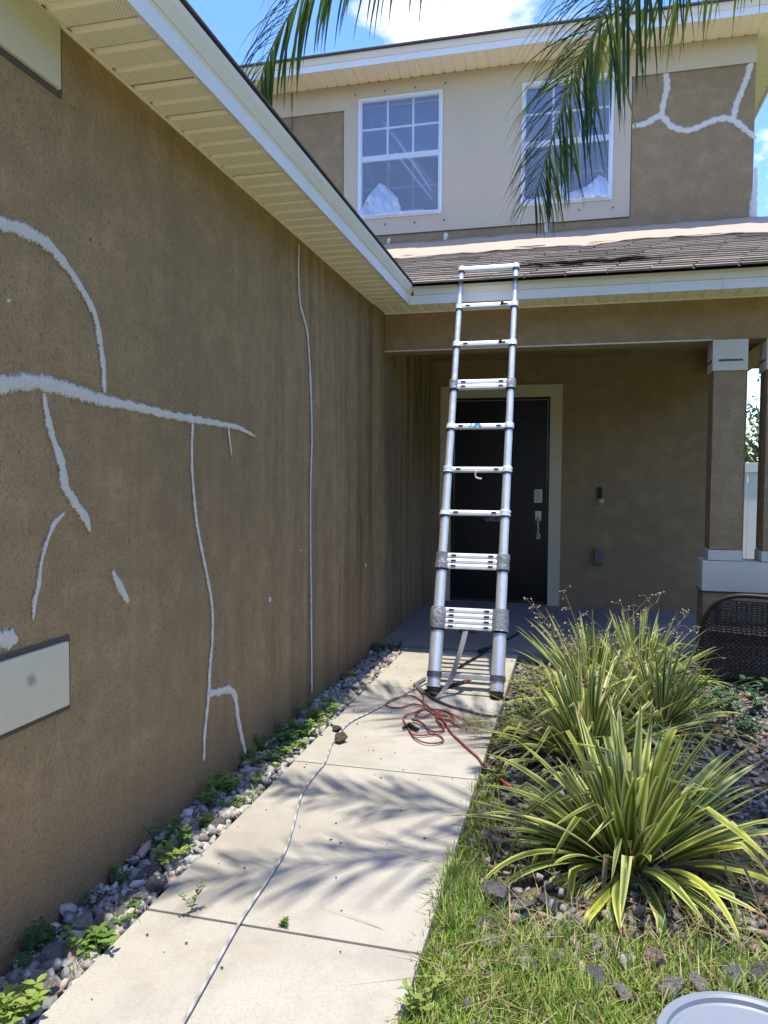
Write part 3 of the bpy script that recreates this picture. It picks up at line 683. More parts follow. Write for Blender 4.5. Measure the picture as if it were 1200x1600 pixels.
for k, (zc, n_, r_) in enumerate(zip(rz, cnt, rad)):
    for X in (XL, XR):
        MB().tube([lad(X, zprev), lad(X, zc)], r_, 24).build('rail_tube', M_alu, ladder, True)
        h_ = n_ * PIT / 2 + 0.004
        rr = r_ + (0.011 if n_ > 1 else 0.008)
        cp = [lad(X, zc - h_ * 0.94), lad(X, zc - h_ * 0.55), lad(X, zc), lad(X, zc + h_ * 0.55), lad(X, zc + h_ * 0.94)]
        if k == len(rz) - 1: cp = [lad(X, zc - 0.012), lad(X, zc), lad(X, zc + 0.02)]
        MB().tube(cp, [rr * random.uniform(.93, 1.06) for _ in cp], 16).build('collar', M_tape if n_ > 1 else M_rung, ladder, True)
        MB().tube([lad(X, zc - h_ - 0.008), lad(X, zc - h_ * 0.9)], r_ + 0.006, 20).build('collar_ring', M_black, ladder, True)
    for i in range(n_):
        zz = zc + (i - (n_ - 1) / 2) * PIT
        hw = 0.0160
        c0 = lad(0, zz)
        b = MB(); prof = [(0.018, -hw), (0.021, 0.0), (0.018, hw), (-0.018, hw * 0.9), (-0.018, -hw * 0.9)]
        ring = []
        for X in (XL + r_ + 0.002, XR - r_ - 0.002):
            for (n__, a_) in prof: b.v.append(tuple(Vector((X, c0.y, c0.z)) + NR * n__ + AX * a_))
        m_ = len(prof)
        for q_ in range(m_): b.f.append((q_, (q_ + 1) % m_, m_ + (q_ + 1) % m_, m_ + q_))
        b.f.append(tuple(reversed(range(m_)))); b.f.append(tuple(m_ + q_ for q_ in range(m_)))
        rg = b.build('rung', M_rung, ladder)
        if k < len(rz) - 1:
            for X in (XL + r_ + 0.045, XR - r_ - 0.045):
                l_ = MB(); l_.box(-0.017, 0.017, -0.004, 0.004, -0.0065, 0.0065, 0.003)
                q_ = l_.build('latch', M_black, None, True); q_.rotation_euler = (-math.atan(LK), 0, 0); q_.location = Vector((X, c0.y, c0.z)) + NR * 0.021
                q_.parent = rg; q_.matrix_parent_inverse = parent_world(rg).inverted()
        if k == 4:   # blue arc emblem: curved peak with a white notch
            em = MB()
            def E_(u, w): return tuple(Vector((-0.675 + u, c0.y, c0.z)) + NR * 0.0222 + AX * w)
            for A, B in (((-0.035, -0.015, -0.018, 0.006), (-0.012, 0.013, 0.0, 0.013)), ((-0.018, 0.006, -0.006, -0.015), None)):
                pass
            em.q(E_(-0.036, -0.013), E_(-0.014, -0.013), E_(-0.004, 0.002), E_(-0.010, 0.0135), E_(-0.018, 0.0135))
            em.q(E_(-0.010, 0.0135), E_(-0.004, 0.002), E_(0.006, 0.003), E_(0.016, 0.0135)); em.q(E_(0.016, 0.0135), E_(0.006, 0.003), E_(0.016, -0.013), E_(0.034, -0.013), E_(0.027, 0.004))
            em.q(E_(-0.060, -0.006), E_(-0.050, -0.010), E_(-0.040, 0.008), E_(-0.034, 0.0135), E_(-0.044, 0.0135), E_(-0.054, 0.006))
            em.build('emblem', simple('emblem_blue', (0.02, 0.30, 0.68), 0.5, var=0.03), rg)
        if k in (6, 7): MB().box(-0.012, 0.012, -0.002, 0.002, -0.010, 0.012).build('sticker', M_black, rg).location = Vector((XR - 0.09, c0.y, c0.z)) + NR * 0.0225
    zprev = zc
for X in (XL, XR):
    MB().tube([lad(X, 0.012), lad(X, 0.05), lad(X, 0.06)], [0.040, 0.043, 0.041], 20).build('foot', M_rubber, ladder, True)
    MB().tube([lad(X, 0.105), lad(X, 0.14)], 0.0505, 20).build('clamp_ring', simple('dark_steel', (0.12, 0.12, 0.125), 0.5, 0.5), ladder, True)
    # faded red safety label round the foot
    b = MB()
    for k in range(9):
        th = math.pi * (1.15 + 0.7 * k / 8)
        for z in (0.068, 0.092):
            p_ = lad(X, z); b.v.append((p_.x + 0.0452 * math.cos(th), p_.y + 0.0452 * math.sin(th), p_.z))
    b.f = [(2 * k, 2 * k + 2, 2 * k + 3, 2 * k + 1) for k in range(8)]
    t = MATS.get('faded_label')
    if t is None:
        n_ = NT('faded_label'); vv = n_.coord(); t = MATS['faded_label'] = n_.done(n_.bsdf(n_.mix(n_.ramp(n_.noise(60, vv, 5), [(0.4, (0, 0, 0)), (0.6, (1, 1, 1))]), (0.42, 0.43, 0.45), (0.42, 0.20, 0.20)), 0.6))
    b.build('foot_label', t, ladder)
q0 = lad(XL + 0.05, 0.122); q1 = lad(XR - 0.05, 0.122)
bb = MB(); bb.box(q0.x, q1.x, q0.y - 0.014, q0.y + 0.014, q0.z - 0.017, q0.z + 0.017, 0.003); bb.build('base_bar', M_alu, ladder, True)
# strap from the lowest rungs to the base bar
st = catmull([lad(-0.672, rz[0] - 0.06, -0.03), lad(-0.690, 0.32, -0.05), lad(-0.725, 0.19, -0.055), lad(-0.748, 0.115, -0.045), lad(-0.80, 0.03, -0.07), (-0.83, 4.66, 0.012)], 0.02)
b = MB()
for i, p_ in enumerate(st):
    w = 0.017 if i < len(st) * .7 else 0.014
    b.v += [tuple(p_ + Vector((-w, 0, 0))), tuple(p_ + Vector((w, -0.003, 0))), tuple(p_ + Vector((w, 0.001, 0.002))), tuple(p_ + Vector((-w, 0.004, 0.002)))]
for i in range(len(st) - 1):
    for k in range(4): b.f.append((4 * i + k, 4 * i + (k + 1) % 4, 4 * i + 4 + (k + 1) % 4, 4 * i + 4 + k))
b.build('strap', M_strap, ladder, True)
p_ = lad(-0.665, rz[0] - 0.074, -0.02); MB().box(p_.x - 0.055, p_.x + 0.06, p_.y - 0.012, p_.y + 0.014, p_.z - 0.010, p_.z + 0.014, 0.004).build('release_catch', M_black, ladder, True)
p_ = lad(-0.66, rz[3], -0.028)
hk = MB().tube(catmull([p_ + Vector((0.0, .01, .015)), p_ + Vector((-.002, -.004, -.01)), p_ + Vector((-.010, -.006, -.04)), p_ + Vector((0.004, -.008, -.058)), p_ + Vector((.035, -.008, -.062))], 0.008), 0.006, 7).build('tape_hook', simple('masking_tape', (0.66, 0.60, 0.46), 0.8))
tag(hk, 'short curl of cream tape hanging from a ladder rung', 'tape')

# ================================================================== CORDS AND SMALL THINGS ON THE PATH
def zm6(x, y, z=0.008): return at_z(600 + x * .18333, 1000 + y * .18333, z)
def cord(name, pts, r, m, label, cat='cord', step=0.015):
    o = MB().tube(catmull(pts, step), r, 8).build(name, m, None, 'all'); return tag(o, label, cat)
t = NT('red_rubber_cord'); v = t.coord(); c = t.mix(t.noise(12, v, 5), (0.19, 0.032, 0.030), (0.29, 0.075, 0.068))
M_red = t.done(t.bsdf(c, 0.6, 0, None, 0.3))
t = NT('red_cord_faded'); v = t.coord(); c = t.mix(t.noise(9, v, 5), (0.40, 0.13, 0.10), (0.50, 0.30, 0.26)); 
L1 = [(338, 470), (332, 515), (345, 560), (250, 545), (150, 575), (60, 572), (15, 552), (45, 520), (120, 492), (255, 480)]
L2 = [(345, 560), (430, 605), (520, 645), (598, 662), (588, 682), (500, 672), (430, 632), (352, 588), (295, 600), (272, 640), (330, 655), (430, 620), (500, 602), (560, 625), (600, 668)]
L3 = [(600, 668), (520, 640), (455, 640), (480, 668), (560, 690), (620, 725), (690, 752), (735, 715), (700, 690), (600, 640)]
L4 = [(600, 640), (520, 600), (420, 590), (340, 585), (270, 615), (190, 640), (165, 675), (200, 740), (215, 765), (245, 803), (330, 812), (430, 800), (495, 832), (500, 865), (430, 880), (340, 872), (262, 832), (212, 768)]
L5 = [(240, 680), (300, 692), (350, 732), (410, 777), (490, 775), (512, 742), (470, 705), (450, 660), (460, 620)]
T_ = [(500, 745), (570, 785), (640, 855), (720, 930), (800, 1000), (860, 1080), (950, 1150), (1040, 1225), (1130, 1290), (1240, 1330)]
zz = 0.008; pts = []
for Lk in (L1, L2, L3, L4):
    for i, p_ in enumerate(Lk[(1 if pts else 0):]): pts.append(zm6(*p_, zz + 0.006 * (0.5 + 0.5 * math.sin(len(pts) * 1.1))))
cord('extension_cord', pts, 0.0047, M_red, 'tangled red extension cord coiled on the path below the ladder')
pts = [zm6(*p_, 0.013 + 0.007 * (i % 2)) for i, p_ in enumerate(L5)] + [zm6(*p_, 0.009) for p_ in T_[1:-3]] + [zm6(*p_, 0.035) for p_ in T_[-3:]]
cord('red_hose', pts, 0.0062, M_red, 'thicker faded red hose trailing from the coil into the plants', 'hose')
pl_ = zm6(215, 715, 0.02); b = MB().tube([zm6(160, 752, 0.016), zm6(215, 725, 0.02), zm6(290, 765, 0.017)], [0.007, 0.016, 0.009], 10)
tag(b.build('cord_plug', M_black, None, True), 'black plug end lying beside the red coil', 'plug')
t = NT('twisted_grey_cord'); v = t.coord(); w_ = t.n('ShaderNodeTexWave', {'Scale': 9.0, 'Distortion': 2.0, 'Vector': v}, bands_direction='DIAGONAL')
M_gcord = t.done(t.bsdf(t.mix(w_.outputs[0], (0.24, 0.24, 0.235), (0.42, 0.42, 0.41)), 0.6))
gp = [(262, 1640), (285, 1600), (330, 1520), (375, 1440), (420, 1372), (445, 1330), (458, 1290), (472, 1240), (492, 1210), (508, 1190), (521, 1158), (545, 1130), (575, 1114), (610, 1096), (640, 1080), (668, 1066)]
cord('grey_cord', [at_z(x, y, 0.008) for x, y in gp], 0.0052, M_gcord, 'twisted grey and white cord running along the path')
cord('black_cable', [zm6(*p_, 0.011) for p_ in ((350, 445), (420, 500), (560, 560), (700, 600), (850, 640), (980, 650), (1090, 672), (1200, 740))] , 0.0075, simple('dark_grey_cable', (0.06, 0.06, 0.062), 0.6), 'dark grey cable lying across the path from the ladder foot', 'cable')
# bent grey bracket beside the left foot
b = MB(); q = [zm6(350, 325, 0.012), zm6(268, 378, 0.012), zm6(345, 455, 0.012)]
b.tube(q, [0.016, 0.02, 0.016], 6, True, 0.45); tag(b.build('pry_bar', simple('worn_steel', (0.17, 0.17, 0.175), 0.5, 0.4), None, True), 'bent grey steel pry bar on the path by the ladder foot', 'pry bar')
lo_ = thing('loppers', 'black handled tool with orange tips lying behind the left ladder foot', 'hand tool', tuple(zm6(470, 430, 0)))
M_or = simple('orange_grip', (0.62, 0.14, 0.06), 0.5)
for (a_, b_, c_) in (((370, 455), (560, 390), (608, 370)), ((440, 430), (680, 355), (740, 338))):
    MB().tube([zm6(*a_, 0.014), zm6(*b_, 0.016)], [0.013, 0.010], 8).build('handle', M_black, lo_, True)
    MB().tube([zm6(*b_, 0.016), zm6(*c_, 0.014)], [0.0115, 0.009], 8).build('grip_tip', M_or, lo_, True)
MB().tube([zm6(360, 430, .016), zm6(420, 460, .016), zm6(470, 468, .016)], [0.02, 0.026, 0.018], 8, True, 0.6).build('head', M_black, lo_, True)
cord('black_power_cord', [zm6(640, 235, .012), zm6(700, 195, .012), zm6(780, 150, .012), zm6(850, 110, .012), zm6(920, 55, .03), zm6(1000, 10, .035), zm6(1080, -20, .03), zm6(1150, -60, .03)], 0.010, M_black, 'black power cord with a fat plug behind the right ladder leg')
b = MB().tube([zm6(815, 95, .02), zm6(840, 85, .022), zm6(880, 70, .022)], [0.016, 0.02, 0.014], 8); tag(b.build('cord_connector', M_black, None, True), 'fat black connector on the cord behind the right ladder leg', 'connector')

def stone_mesh(name, seed, m, sub=1, rough=0.18):
    r_ = random.Random(seed); bm_ = bmesh.new()
    for _ in range(11 if sub < 2 else 16):
        d_ = Vector((r_.gauss(0, 1), r_.gauss(0, 1), r_.gauss(0, 1))).normalized()
        k = max(abs(d_.x), abs(d_.y), abs(d_.z)); bm_.verts.new(d_ * (0.55 + 0.45 / k) * r_.uniform(.72, .95))
    h_ = bmesh.ops.convex_hull(bm_, input=bm_.verts[:]); bmesh.ops.delete(bm_, geom=list({e for e in h_['geom_unused'] + h_['geom_interior'] if isinstance(e, bmesh.types.BMVert)}), context='VERTS')
    if sub > 1: bmesh.ops.bevel(bm_, geom=bm_.edges[:], offset=0.05, segments=1, affect='EDGES')
    bmesh.ops.triangulate(bm_, faces=bm_.faces[:])
    me = bpy.data.meshes.new(name); bm_.to_mesh(me); bm_.free()
    if m: me.materials.append(m)
    return me
def stonemat(name, rand=True):
    t = NT(name); v = t.coord()
    if rand:
        oi = t.n('ShaderNodeObjectInfo'); base = oi.outputs['Color']
    else: base = t.n('ShaderNodeAttribute', attribute_name='Col').outputs['Color']
    n_ = t.noise(55 if not rand else 3.5, v, 5, 0.65)
    c = t.mix(t.ramp(n_, [(0.36, (0.4,) * 3), (0.56, (0, 0, 0))]), base, (0.10, 0.10, 0.105))
    c = t.mix(t.ramp(n_, [(0.58, (0, 0, 0)), (0.72, (0.45,) * 3)]), c, (0.5, 0.49, 0.47))
    return t.done(t.bsdf(c, 0.88, 0, t.bump(n_, 0.006 if not rand else 0.1), 0.2))
M_stoneO = stonemat('stone_single', True); M_stoneA = stonemat('stone_gravel', False)
PAL = [(0.275, 0.262, 0.235), (0.195, 0.188, 0.175), (0.39, 0.37, 0.33), (0.42, 0.37, 0.30), (0.40, 0.29, 0.225), (0.31, 0.295, 0.27), (0.14, 0.142, 0.15)]
PN = ['blue-grey', 'slate-grey', 'pale grey', 'buff', 'pinkish brown', 'mid-grey', 'charcoal']
smesh = [stone_mesh('stone', 100 + i, M_stoneO, 2) for i in range(8)]
q = at_z(533, 1152, 0.028); o = put('rock', smesh[2], None, q, (0.3, 0.2, 1), (0.042, 0.038, 0.034)); o.color = (0.24, 0.165, 0.115, 1)
tag(o, 'round brown rock on the path beside the grey cord', 'rock')
q = at_z(527, 1138, 0.016); o = put('rock', smesh[4], None, q, (0.1, 0.4, 2), (0.045, 0.035, 0.022)); o.color = (0.17, 0.165, 0.16, 1)
tag(o, 'flat dark grey rock tucked behind the round brown rock', 'rock')

# masking paper on the porch roof
t = NT('rosin_paper'); v = t.coord(); c = t.mix(t.noise(3, v, 4), (0.40, 0.305, 0.225), (0.46, 0.355, 0.27)); M_paper = t.done(t.bsdf(c, 0.75, 0, t.bump(t.noise(11, t.coord((1, 3, 3)), 4), 0.02), 0.2))
b = MB(); nx, ny = 150, 12
def lowy(x): return np.interp(x, [-2.0, -1.3, -0.4, 0.1, 0.55, 0.9, 1.7, 2.6], [7.30, 7.36, 7.42, 7.38, 7.66, 7.60, 7.44, 7.4])
for i in range(nx + 1):
    x = -3.6 + 6.2 * i / nx; yl = lowy(x) + 0.07 * mnoise.noise((x * 1.9, 0, 7)) + 0.025 * mnoise.noise((x * 8, 0, 2))
    for k in range(ny + 1):
        f_ = k / ny; y = yl + (FY - 0.03 - yl) * f_
        h_ = 0.020 + 0.022 * mnoise.noise((x * 2.2, f_ * 2.0, 1)) + 0.010 * mnoise.noise((x * 7, f_ * 3, 4)) + (0.035 * max(0, f_ - 0.82) / 0.18)
        b.v.append((x, y, roof_z(y) + max(0.012, h_)))
for i in range(nx):
    for k in range(ny): e = i * (ny + 1) + k; b.f.append((e, e + ny + 1, e + ny + 2, e + 1))
o = b.build('masking_paper', M_paper, None, 'all'); sm = o.modifiers.new('thick', 'SOLIDIFY'); sm.thickness = 0.002
tag(o, 'long strip of wavy tan masking paper along the top of the porch roof', 'masking paper')

# plastic film over each window, bunched at the bottom
t = NT('clear_plastic_film'); lw = t.n('ShaderNodeLayerWeight', {'Blend': 0.25})
v = t.coord((1, 1, 1), which='UV')
uvs = t.n('ShaderNodeTexCoord'); sp = t.n('ShaderNodeSeparateXYZ', {'Vector': uvs.outputs['UV']})
dif = t.n('ShaderNodeBsdfDiffuse', {'Color': (0.74, 0.80, 0.90, 1)}); gls = t.n('ShaderNodeBsdfGlossy', {'Color': (1, 1, 1, 1), 'Roughness': 0.12})
tl = t.n('ShaderNodeBsdfTranslucent', {'Color': (0.8, 0.85, 0.92, 1)})
body = t.n('ShaderNodeMixShader', {0: 0.25, 1: t.n('ShaderNodeMixShader', {0: 0.3, 1: dif.outputs[0], 2: tl.outputs[0]}).outputs[0], 2: gls.outputs[0]})
att = t.n('ShaderNodeAttribute', attribute_name='Col')
M_film = t.done(t.n('ShaderNodeMixShader', {0: att.outputs['Fac'], 1: t.n('ShaderNodeBsdfTransparent', {'Color': (0.93, 0.95, 0.98, 1)}).outputs[0], 2: body.outputs[0]}).outputs[0])
def film(w, folds, bunch, label):
    x0, x1, z0, z1 = w[0] + 0.02, w[1] - 0.02, w[2] + 0.02, w[3] - 0.02; n_, m_ = 70, 96; b = MB(); b.col = []
    for i in range(n_ + 1):
        for k in range(m_ + 1):
            u = i / n_; v_ = k / m_; h_ = 0.0; a_ = 0.24
            for (ua, va, ub, vb, wd, st_) in folds:
                d_ = Vector((ub - ua, (vb - va) * 1.38)); p__ = Vector((u - ua, (v_ - va) * 1.38)); L_ = d_.length
                s_ = p__.dot(d_) / L_ / L_
                if 0 <= s_ <= 1:
                    e = abs(p__.x * d_.y - p__.y * d_.x) / L_ / wd
                    if e < 2.5: g_ = math.exp(-e * e) * st_ * min(1, s_ * 4, (1 - s_) * 6); h_ += 0.008 * g_; a_ += 0.5 * g_
            bz = bunch(u)
            if v_ < bz:
                f_ = 1 - v_ / max(bz, 1e-3)
                rn = 1.3 * mnoise.noise((u * 5 + v_ * 11, v_ * 3 - u * 4, w[0])) + 1.0 * mnoise.noise((u * 26 + v_ * 17, v_ * 7 - u * 6, 3 + w[0])) + 0.5
                h_ += 0.022 + 0.010 * rn; a_ = 0.60 + 0.12 * rn
            b.v.append((x0 + u * (x1 - x0), FY - 0.030 - max(0, h_) - 0.002 * math.sin(u * 9 + v_ * 5), z0 + v_ * (z1 - z0))); b.col.append((max(0.05, min(0.92, a_)),) * 3 + (1,))
    for i in range(n_):
        for k in range(m_): e = i * (m_ + 1) + k; b.f.append((e, e + m_ + 1, e + m_ + 2, e + 1))
    tag(b.build('plastic_sheet', M_film, None, 'all'), label, 'plastic sheet')
film(W1, [(0.15, 0.95, 0.97, 0.12, 0.007, .55), (0.35, 0.62, 0.97, 0.05, 0.007, .8), (0.40, 0.72, 0.96, 0.10, 0.006, .6), (0.62, 0.50, 0.95, 0.2, 0.008, .4), (0.60, 0.85, 0.98, 0.66, 0.006, .25), (0.62, 0.6, 0.97, 0.44, 0.006, .25), (0.1, 0.9, 0.18, 0.78, .01, .2), (0.33, 0.5, 0.40, 0.36, .01, .25), (0.05, 0.5, 0.2, 0.25, .01, .2)],
     lambda u: float(np.interp(u, [0, .04, .14, .27, .33, .48, .52, .53, 1], [.04, .09, .20, .29, .25, .15, .05, .022, .02])), 'clear plastic film over the left upper window, bunched white in its corner')
film(W2, [(0.30, 0.98, 0.42, 0.6, .01, .3), (0.6, .9, .75, .2, .008, .15), (0.85, .3, .97, .12, .008, .5)],
     lambda u: float(np.interp(u, [0, .25, .35, .45, .48, .52, .62, .75, .87, .94, 1], [.03, .05, .08, .14, .15, .06, .08, .11, .19, .16, .10])), 'clear plastic film over the right upper window behind the palm frond')

# ================================================================== BUCKET, CHAIR, FENCE
bk = thing('paint_bucket', 'grey plastic bucket with pale blue lid at the bottom right corner', 'bucket', (0.335, 1.435, -0.05))
M_lid = simple('lid_blue_grey', (0.185, 0.21, 0.245), 0.42, var=0.05, scale=8)
M_bkt = simple('bucket_grey', (0.38, 0.42, 0.47), 0.45, var=0.06)
bc = (0.335, 1.435, 0)
MB().lathe(bc, [(0.128, -0.055), (0.133, -0.05), (0.150, 0.30), (0.158, 0.30), (0.158, 0.318), (0.151, 0.32), (0.152, 0.34)], 48).build('body', M_bkt, bk, True)
MB().lathe(bc, [(0.166, 0.325), (0.170, 0.335), (0.171, 0.362), (0.167, 0.372), (0.158, 0.373), (0.152, 0.369), (0.150, 0.360), (0.144, 0.357), (0.140, 0.361), (0.0005, 0.362)], 64).build('lid', M_lid, bk, True)
b = MB(); hp_ = [(bc[0] - 0.172 * math.cos(a_), bc[1] - 0.172 * math.sin(a_) * 0.98, 0.28 - 0.16 * math.sin(a_)) for a_ in np.linspace(0, math.pi, 24)]
b.tube(hp_, 0.0025, 6).build('handle', simple('wire_steel', (0.4, 0.4, 0.4), 0.4, 0.8), bk, 'all')

ch = thing('wicker_chair', 'dark brown wicker chair with rounded back before the low porch wall', 'chair', (1.22, 5.62, -0.03))
CR = Matrix.Translation((0.915, 5.72, -0.03)) @ Matrix.Rotation(R(-17), 4, 'Z')
def cw(x, y, z): return CR @ Vector((x, y - 0.10 * z, z))
M_wick = simple('dark_wicker', (0.030, 0.023, 0.020), 0.55, var=0.4, scale=80)
M_wick2 = simple('wicker_highlight', (0.070, 0.056, 0.050), 0.40, var=0.4, scale=60)
fr_ = [(0.0, 0, 0.05), (0.0, 0, 0.34), (0.022, 0, 0.48), (0.085, 0, 0.585), (0.20, 0, 0.645), (0.36, 0, 0.658), (0.52, 0, 0.645), (0.635, 0, 0.585), (0.698, 0, 0.48), (0.72, 0, 0.34), (0.72, 0, 0.05)]
MB().tube(catmull([cw(*p_) for p_ in fr_], 0.02), 0.017, 10).build('back_frame', M_wick, ch, 'all')
def span(z):
    if z < 0.34: return 0.0, 0.72
    e = np.interp(z, [0.34, 0.48, 0.585, 0.645], [0, 0.022, 0.085, 0.20]); return e, 0.72 - e
b = MB(); z = 0.07; row = 0
while z < 0.63:
    x0, x1 = span(z); n_ = int((x1 - x0) / 0.016)
    b.tube([cw(x0 + (x1 - x0) * i / n_, 0.0 + 0.009 * (1 if (i + row) % 2 else -1), z + 0.002 * math.sin(i * 1.3 + row)) for i in range(n_ + 1)], 0.0062, 5, True, 1.0)
    z += 0.0165; row += 1
b.build('weave', M_wick2, ch, 'all', kind='stuff')
b = MB(); x = 0.03
while x < 0.70:
    zt = 0.62 if 0.2 < x < 0.52 else 0.55 if 0.085 < x < 0.63 else 0.40; b.tube([cw(x, 0.002, 0.06), cw(x, 0.002, zt)], 0.004, 5); x += 0.032
b.build('weave_stakes', M_wick, ch, kind='stuff')
b = MB(); b.box(0, 1, 0, 1, 0, 1, 0.05); 
for i, w in enumerate(b.v): b.v[i] = tuple(CR @ Vector((0.03 + w[0] * 0.66, 0.02 + w[1] * 0.50, 0.30 + w[2] * 0.08)))
b.build('seat', M_wick, ch, True)
for x in (0.03, 0.69):
    MB().tube(catmull([cw(x, 0.02, 0.50), CR @ Vector((x, 0.25, 0.53)), CR @ Vector((x, 0.50, 0.50)), CR @ Vector((x, 0.53, 0.40)), CR @ Vector((x, 0.53, 0.0))], 0.03), 0.02, 8).build('armrest', M_wick, ch, 'all')
    MB().tube([cw(x, 0.0, 0.10), CR @ Vector((x, -0.03, 0.0))], 0.018, 8).build('leg', M_wick, ch, True)
    MB().tube([CR @ Vector((x, 0.50, 0.38)), CR @ Vector((x, 0.50, 0.0))], 0.017, 8).build('leg', M_wick, ch, True)

fe = thing('vinyl_fence', 'white vinyl privacy fence seen between the porch columns', 'fence', (2.6, 12.0, -0.06))
for i in range(24):
    MB().box(1.95 + i * 0.18, 1.95 + i * 0.18 + 0.174, 12.0, 12.022, 0.08, 1.60, 0.004).build('board', M_white, fe)
for z0, z1 in ((1.56, 1.70), (0.02, 0.14)): MB().box(1.9, 6.3, 11.975, 12.045, z0, z1, 0.006).build('rail', M_white, fe)
for x in (1.84, 4.1, 6.3): MB().box(x - 0.06, x + 0.06, 11.95, 12.07, -0.06, 1.78, 0.006).build('post', M_white, fe)

# ================================================================== PLANTS
def leafmat(name, ramp_stops, trans=0.3, rough=0.45, stripes=True, rnd=0.35):
    t = NT(name); uvc = t.n('ShaderNodeTexCoord'); sp = t.n('ShaderNodeSeparateXYZ', {'Vector': uvc.outputs['UV']})
    e = t.math('ABSOLUTE', t.math('SUBTRACT', t.math('MULTIPLY', sp.outputs[0], 2.0), 1.0))
    oi = t.n('ShaderNodeObjectInfo')
    st = t.noise(9, t.n('ShaderNodeMapping', {'Vector': uvc.outputs['UV'], 'Scale': (4.0, 0.25, 1)}).outputs[0], 3)
    x = t.math('ADD', e, t.math('MULTIPLY', t.math('SUBTRACT', st, 0.5), 0.5)) if stripes else t.math('ADD', t.math('MULTIPLY', oi.outputs['Random'], 1.0), t.math('MULTIPLY', st, 0.1))
    if stripes: x = t.math('ADD', x, t.math('MULTIPLY', t.math('SUBTRACT', oi.outputs['Random'], 0.55), rnd))
    c = t.ramp(x, ramp_stops)
    # dry tips
    tip = t.ramp(t.math('ADD', sp.outputs[1], t.math('MULTIPLY', oi.outputs['Random'], 0.10)), [(0.98, (0, 0, 0)), (1.06, (1, 1, 1))])
    c = t.mix(tip, c, (0.25, 0.14, 0.06))
    d = t.bsdf(c, rough, 0, None, 0.4); tl = t.n('ShaderNodeBsdfTranslucent', {'Color': c})
    return t.done(t.n('ShaderNodeMixShader', {0: trans, 1: d, 2: tl.outputs[0]}).outputs[0])
M_flax = leafmat('flax_leaf', [(0.0, (0.095, 0.155, 0.026)), (0.42, (0.190, 0.265, 0.036)), (0.60, (0.45, 0.47, 0.10)), (0.92, (0.66, 0.63, 0.25))])
M_flax2 = leafmat('flax_leaf_fine', [(0.0, (0.070, 0.125, 0.025)), (0.46, (0.150, 0.220, 0.038)), (0.66, (0.38, 0.42, 0.10)), (1.0, (0.56, 0.56, 0.24))])
M_yel = leafmat('flax_leaf_yellow', [(0.0, (0.22, 0.27, 0.03)), (0.5, (0.42, 0.43, 0.05)), (0.9, (0.60, 0.55, 0.14))])
M_dryleaf = leafmat('flax_leaf_dry', [(0.0, (0.20, 0.13, 0.07)), (0.6, (0.33, 0.24, 0.14)), (1.0, (0.45, 0.36, 0.22))], 0.2, 0.8)
M_dry = simple('dry_stalk', (0.20, 0.14, 0.085), 0.9, var=0.3)
M_seed = simple('seed_head', (0.42, 0.36, 0.26), 0.9, var=0.3)
def strap_leaf(name, L_, w, droop, kink, m, seed):
    r_ = random.Random(seed); b = MB(); b.uv = []; n_ = 12
    x = z = 0.0; ang = 0.0; y = 0.0; cur = r_.uniform(-.18, .18)
    for i in range(n_ + 1):
        f_ = i / n_
        ww = w * min(1, 0.55 + f_ * 2.2) * (1 - max(0, (f_ - 0.45) / 0.55) ** 1.7) + 0.0008
        nx, nz = -math.sin(ang), math.cos(ang)
        fold = 0.30 * (1 - 0.5 * f_)
        for k, (s_, h_) in enumerate(((-1, fold), (-0.5, fold * .5), (0, 0), (0.5, fold * .5), (1, fold))):
            b.v.append((x + nx * h_ * ww, y + s_ * ww, z + nz * h_ * ww)); b.uv.append((k / 4, f_))
        dl = L_ / n_; x += math.cos(ang) * dl; z += math.sin(ang) * dl; y += cur * dl * f_
        ang -= droop * (0.4 + 1.2 * f_) / n_
        if kink and i == int(n_ * kink): ang -= r_.uniform(0.9, 1.5)
    for i in range(n_):
        for k in range(4): b.f.append((i * 5 + k, i * 5 + k + 1, i * 5 + 6 + k, i * 5 + 5 + k))
    return b.mesh(name, m, 'all')
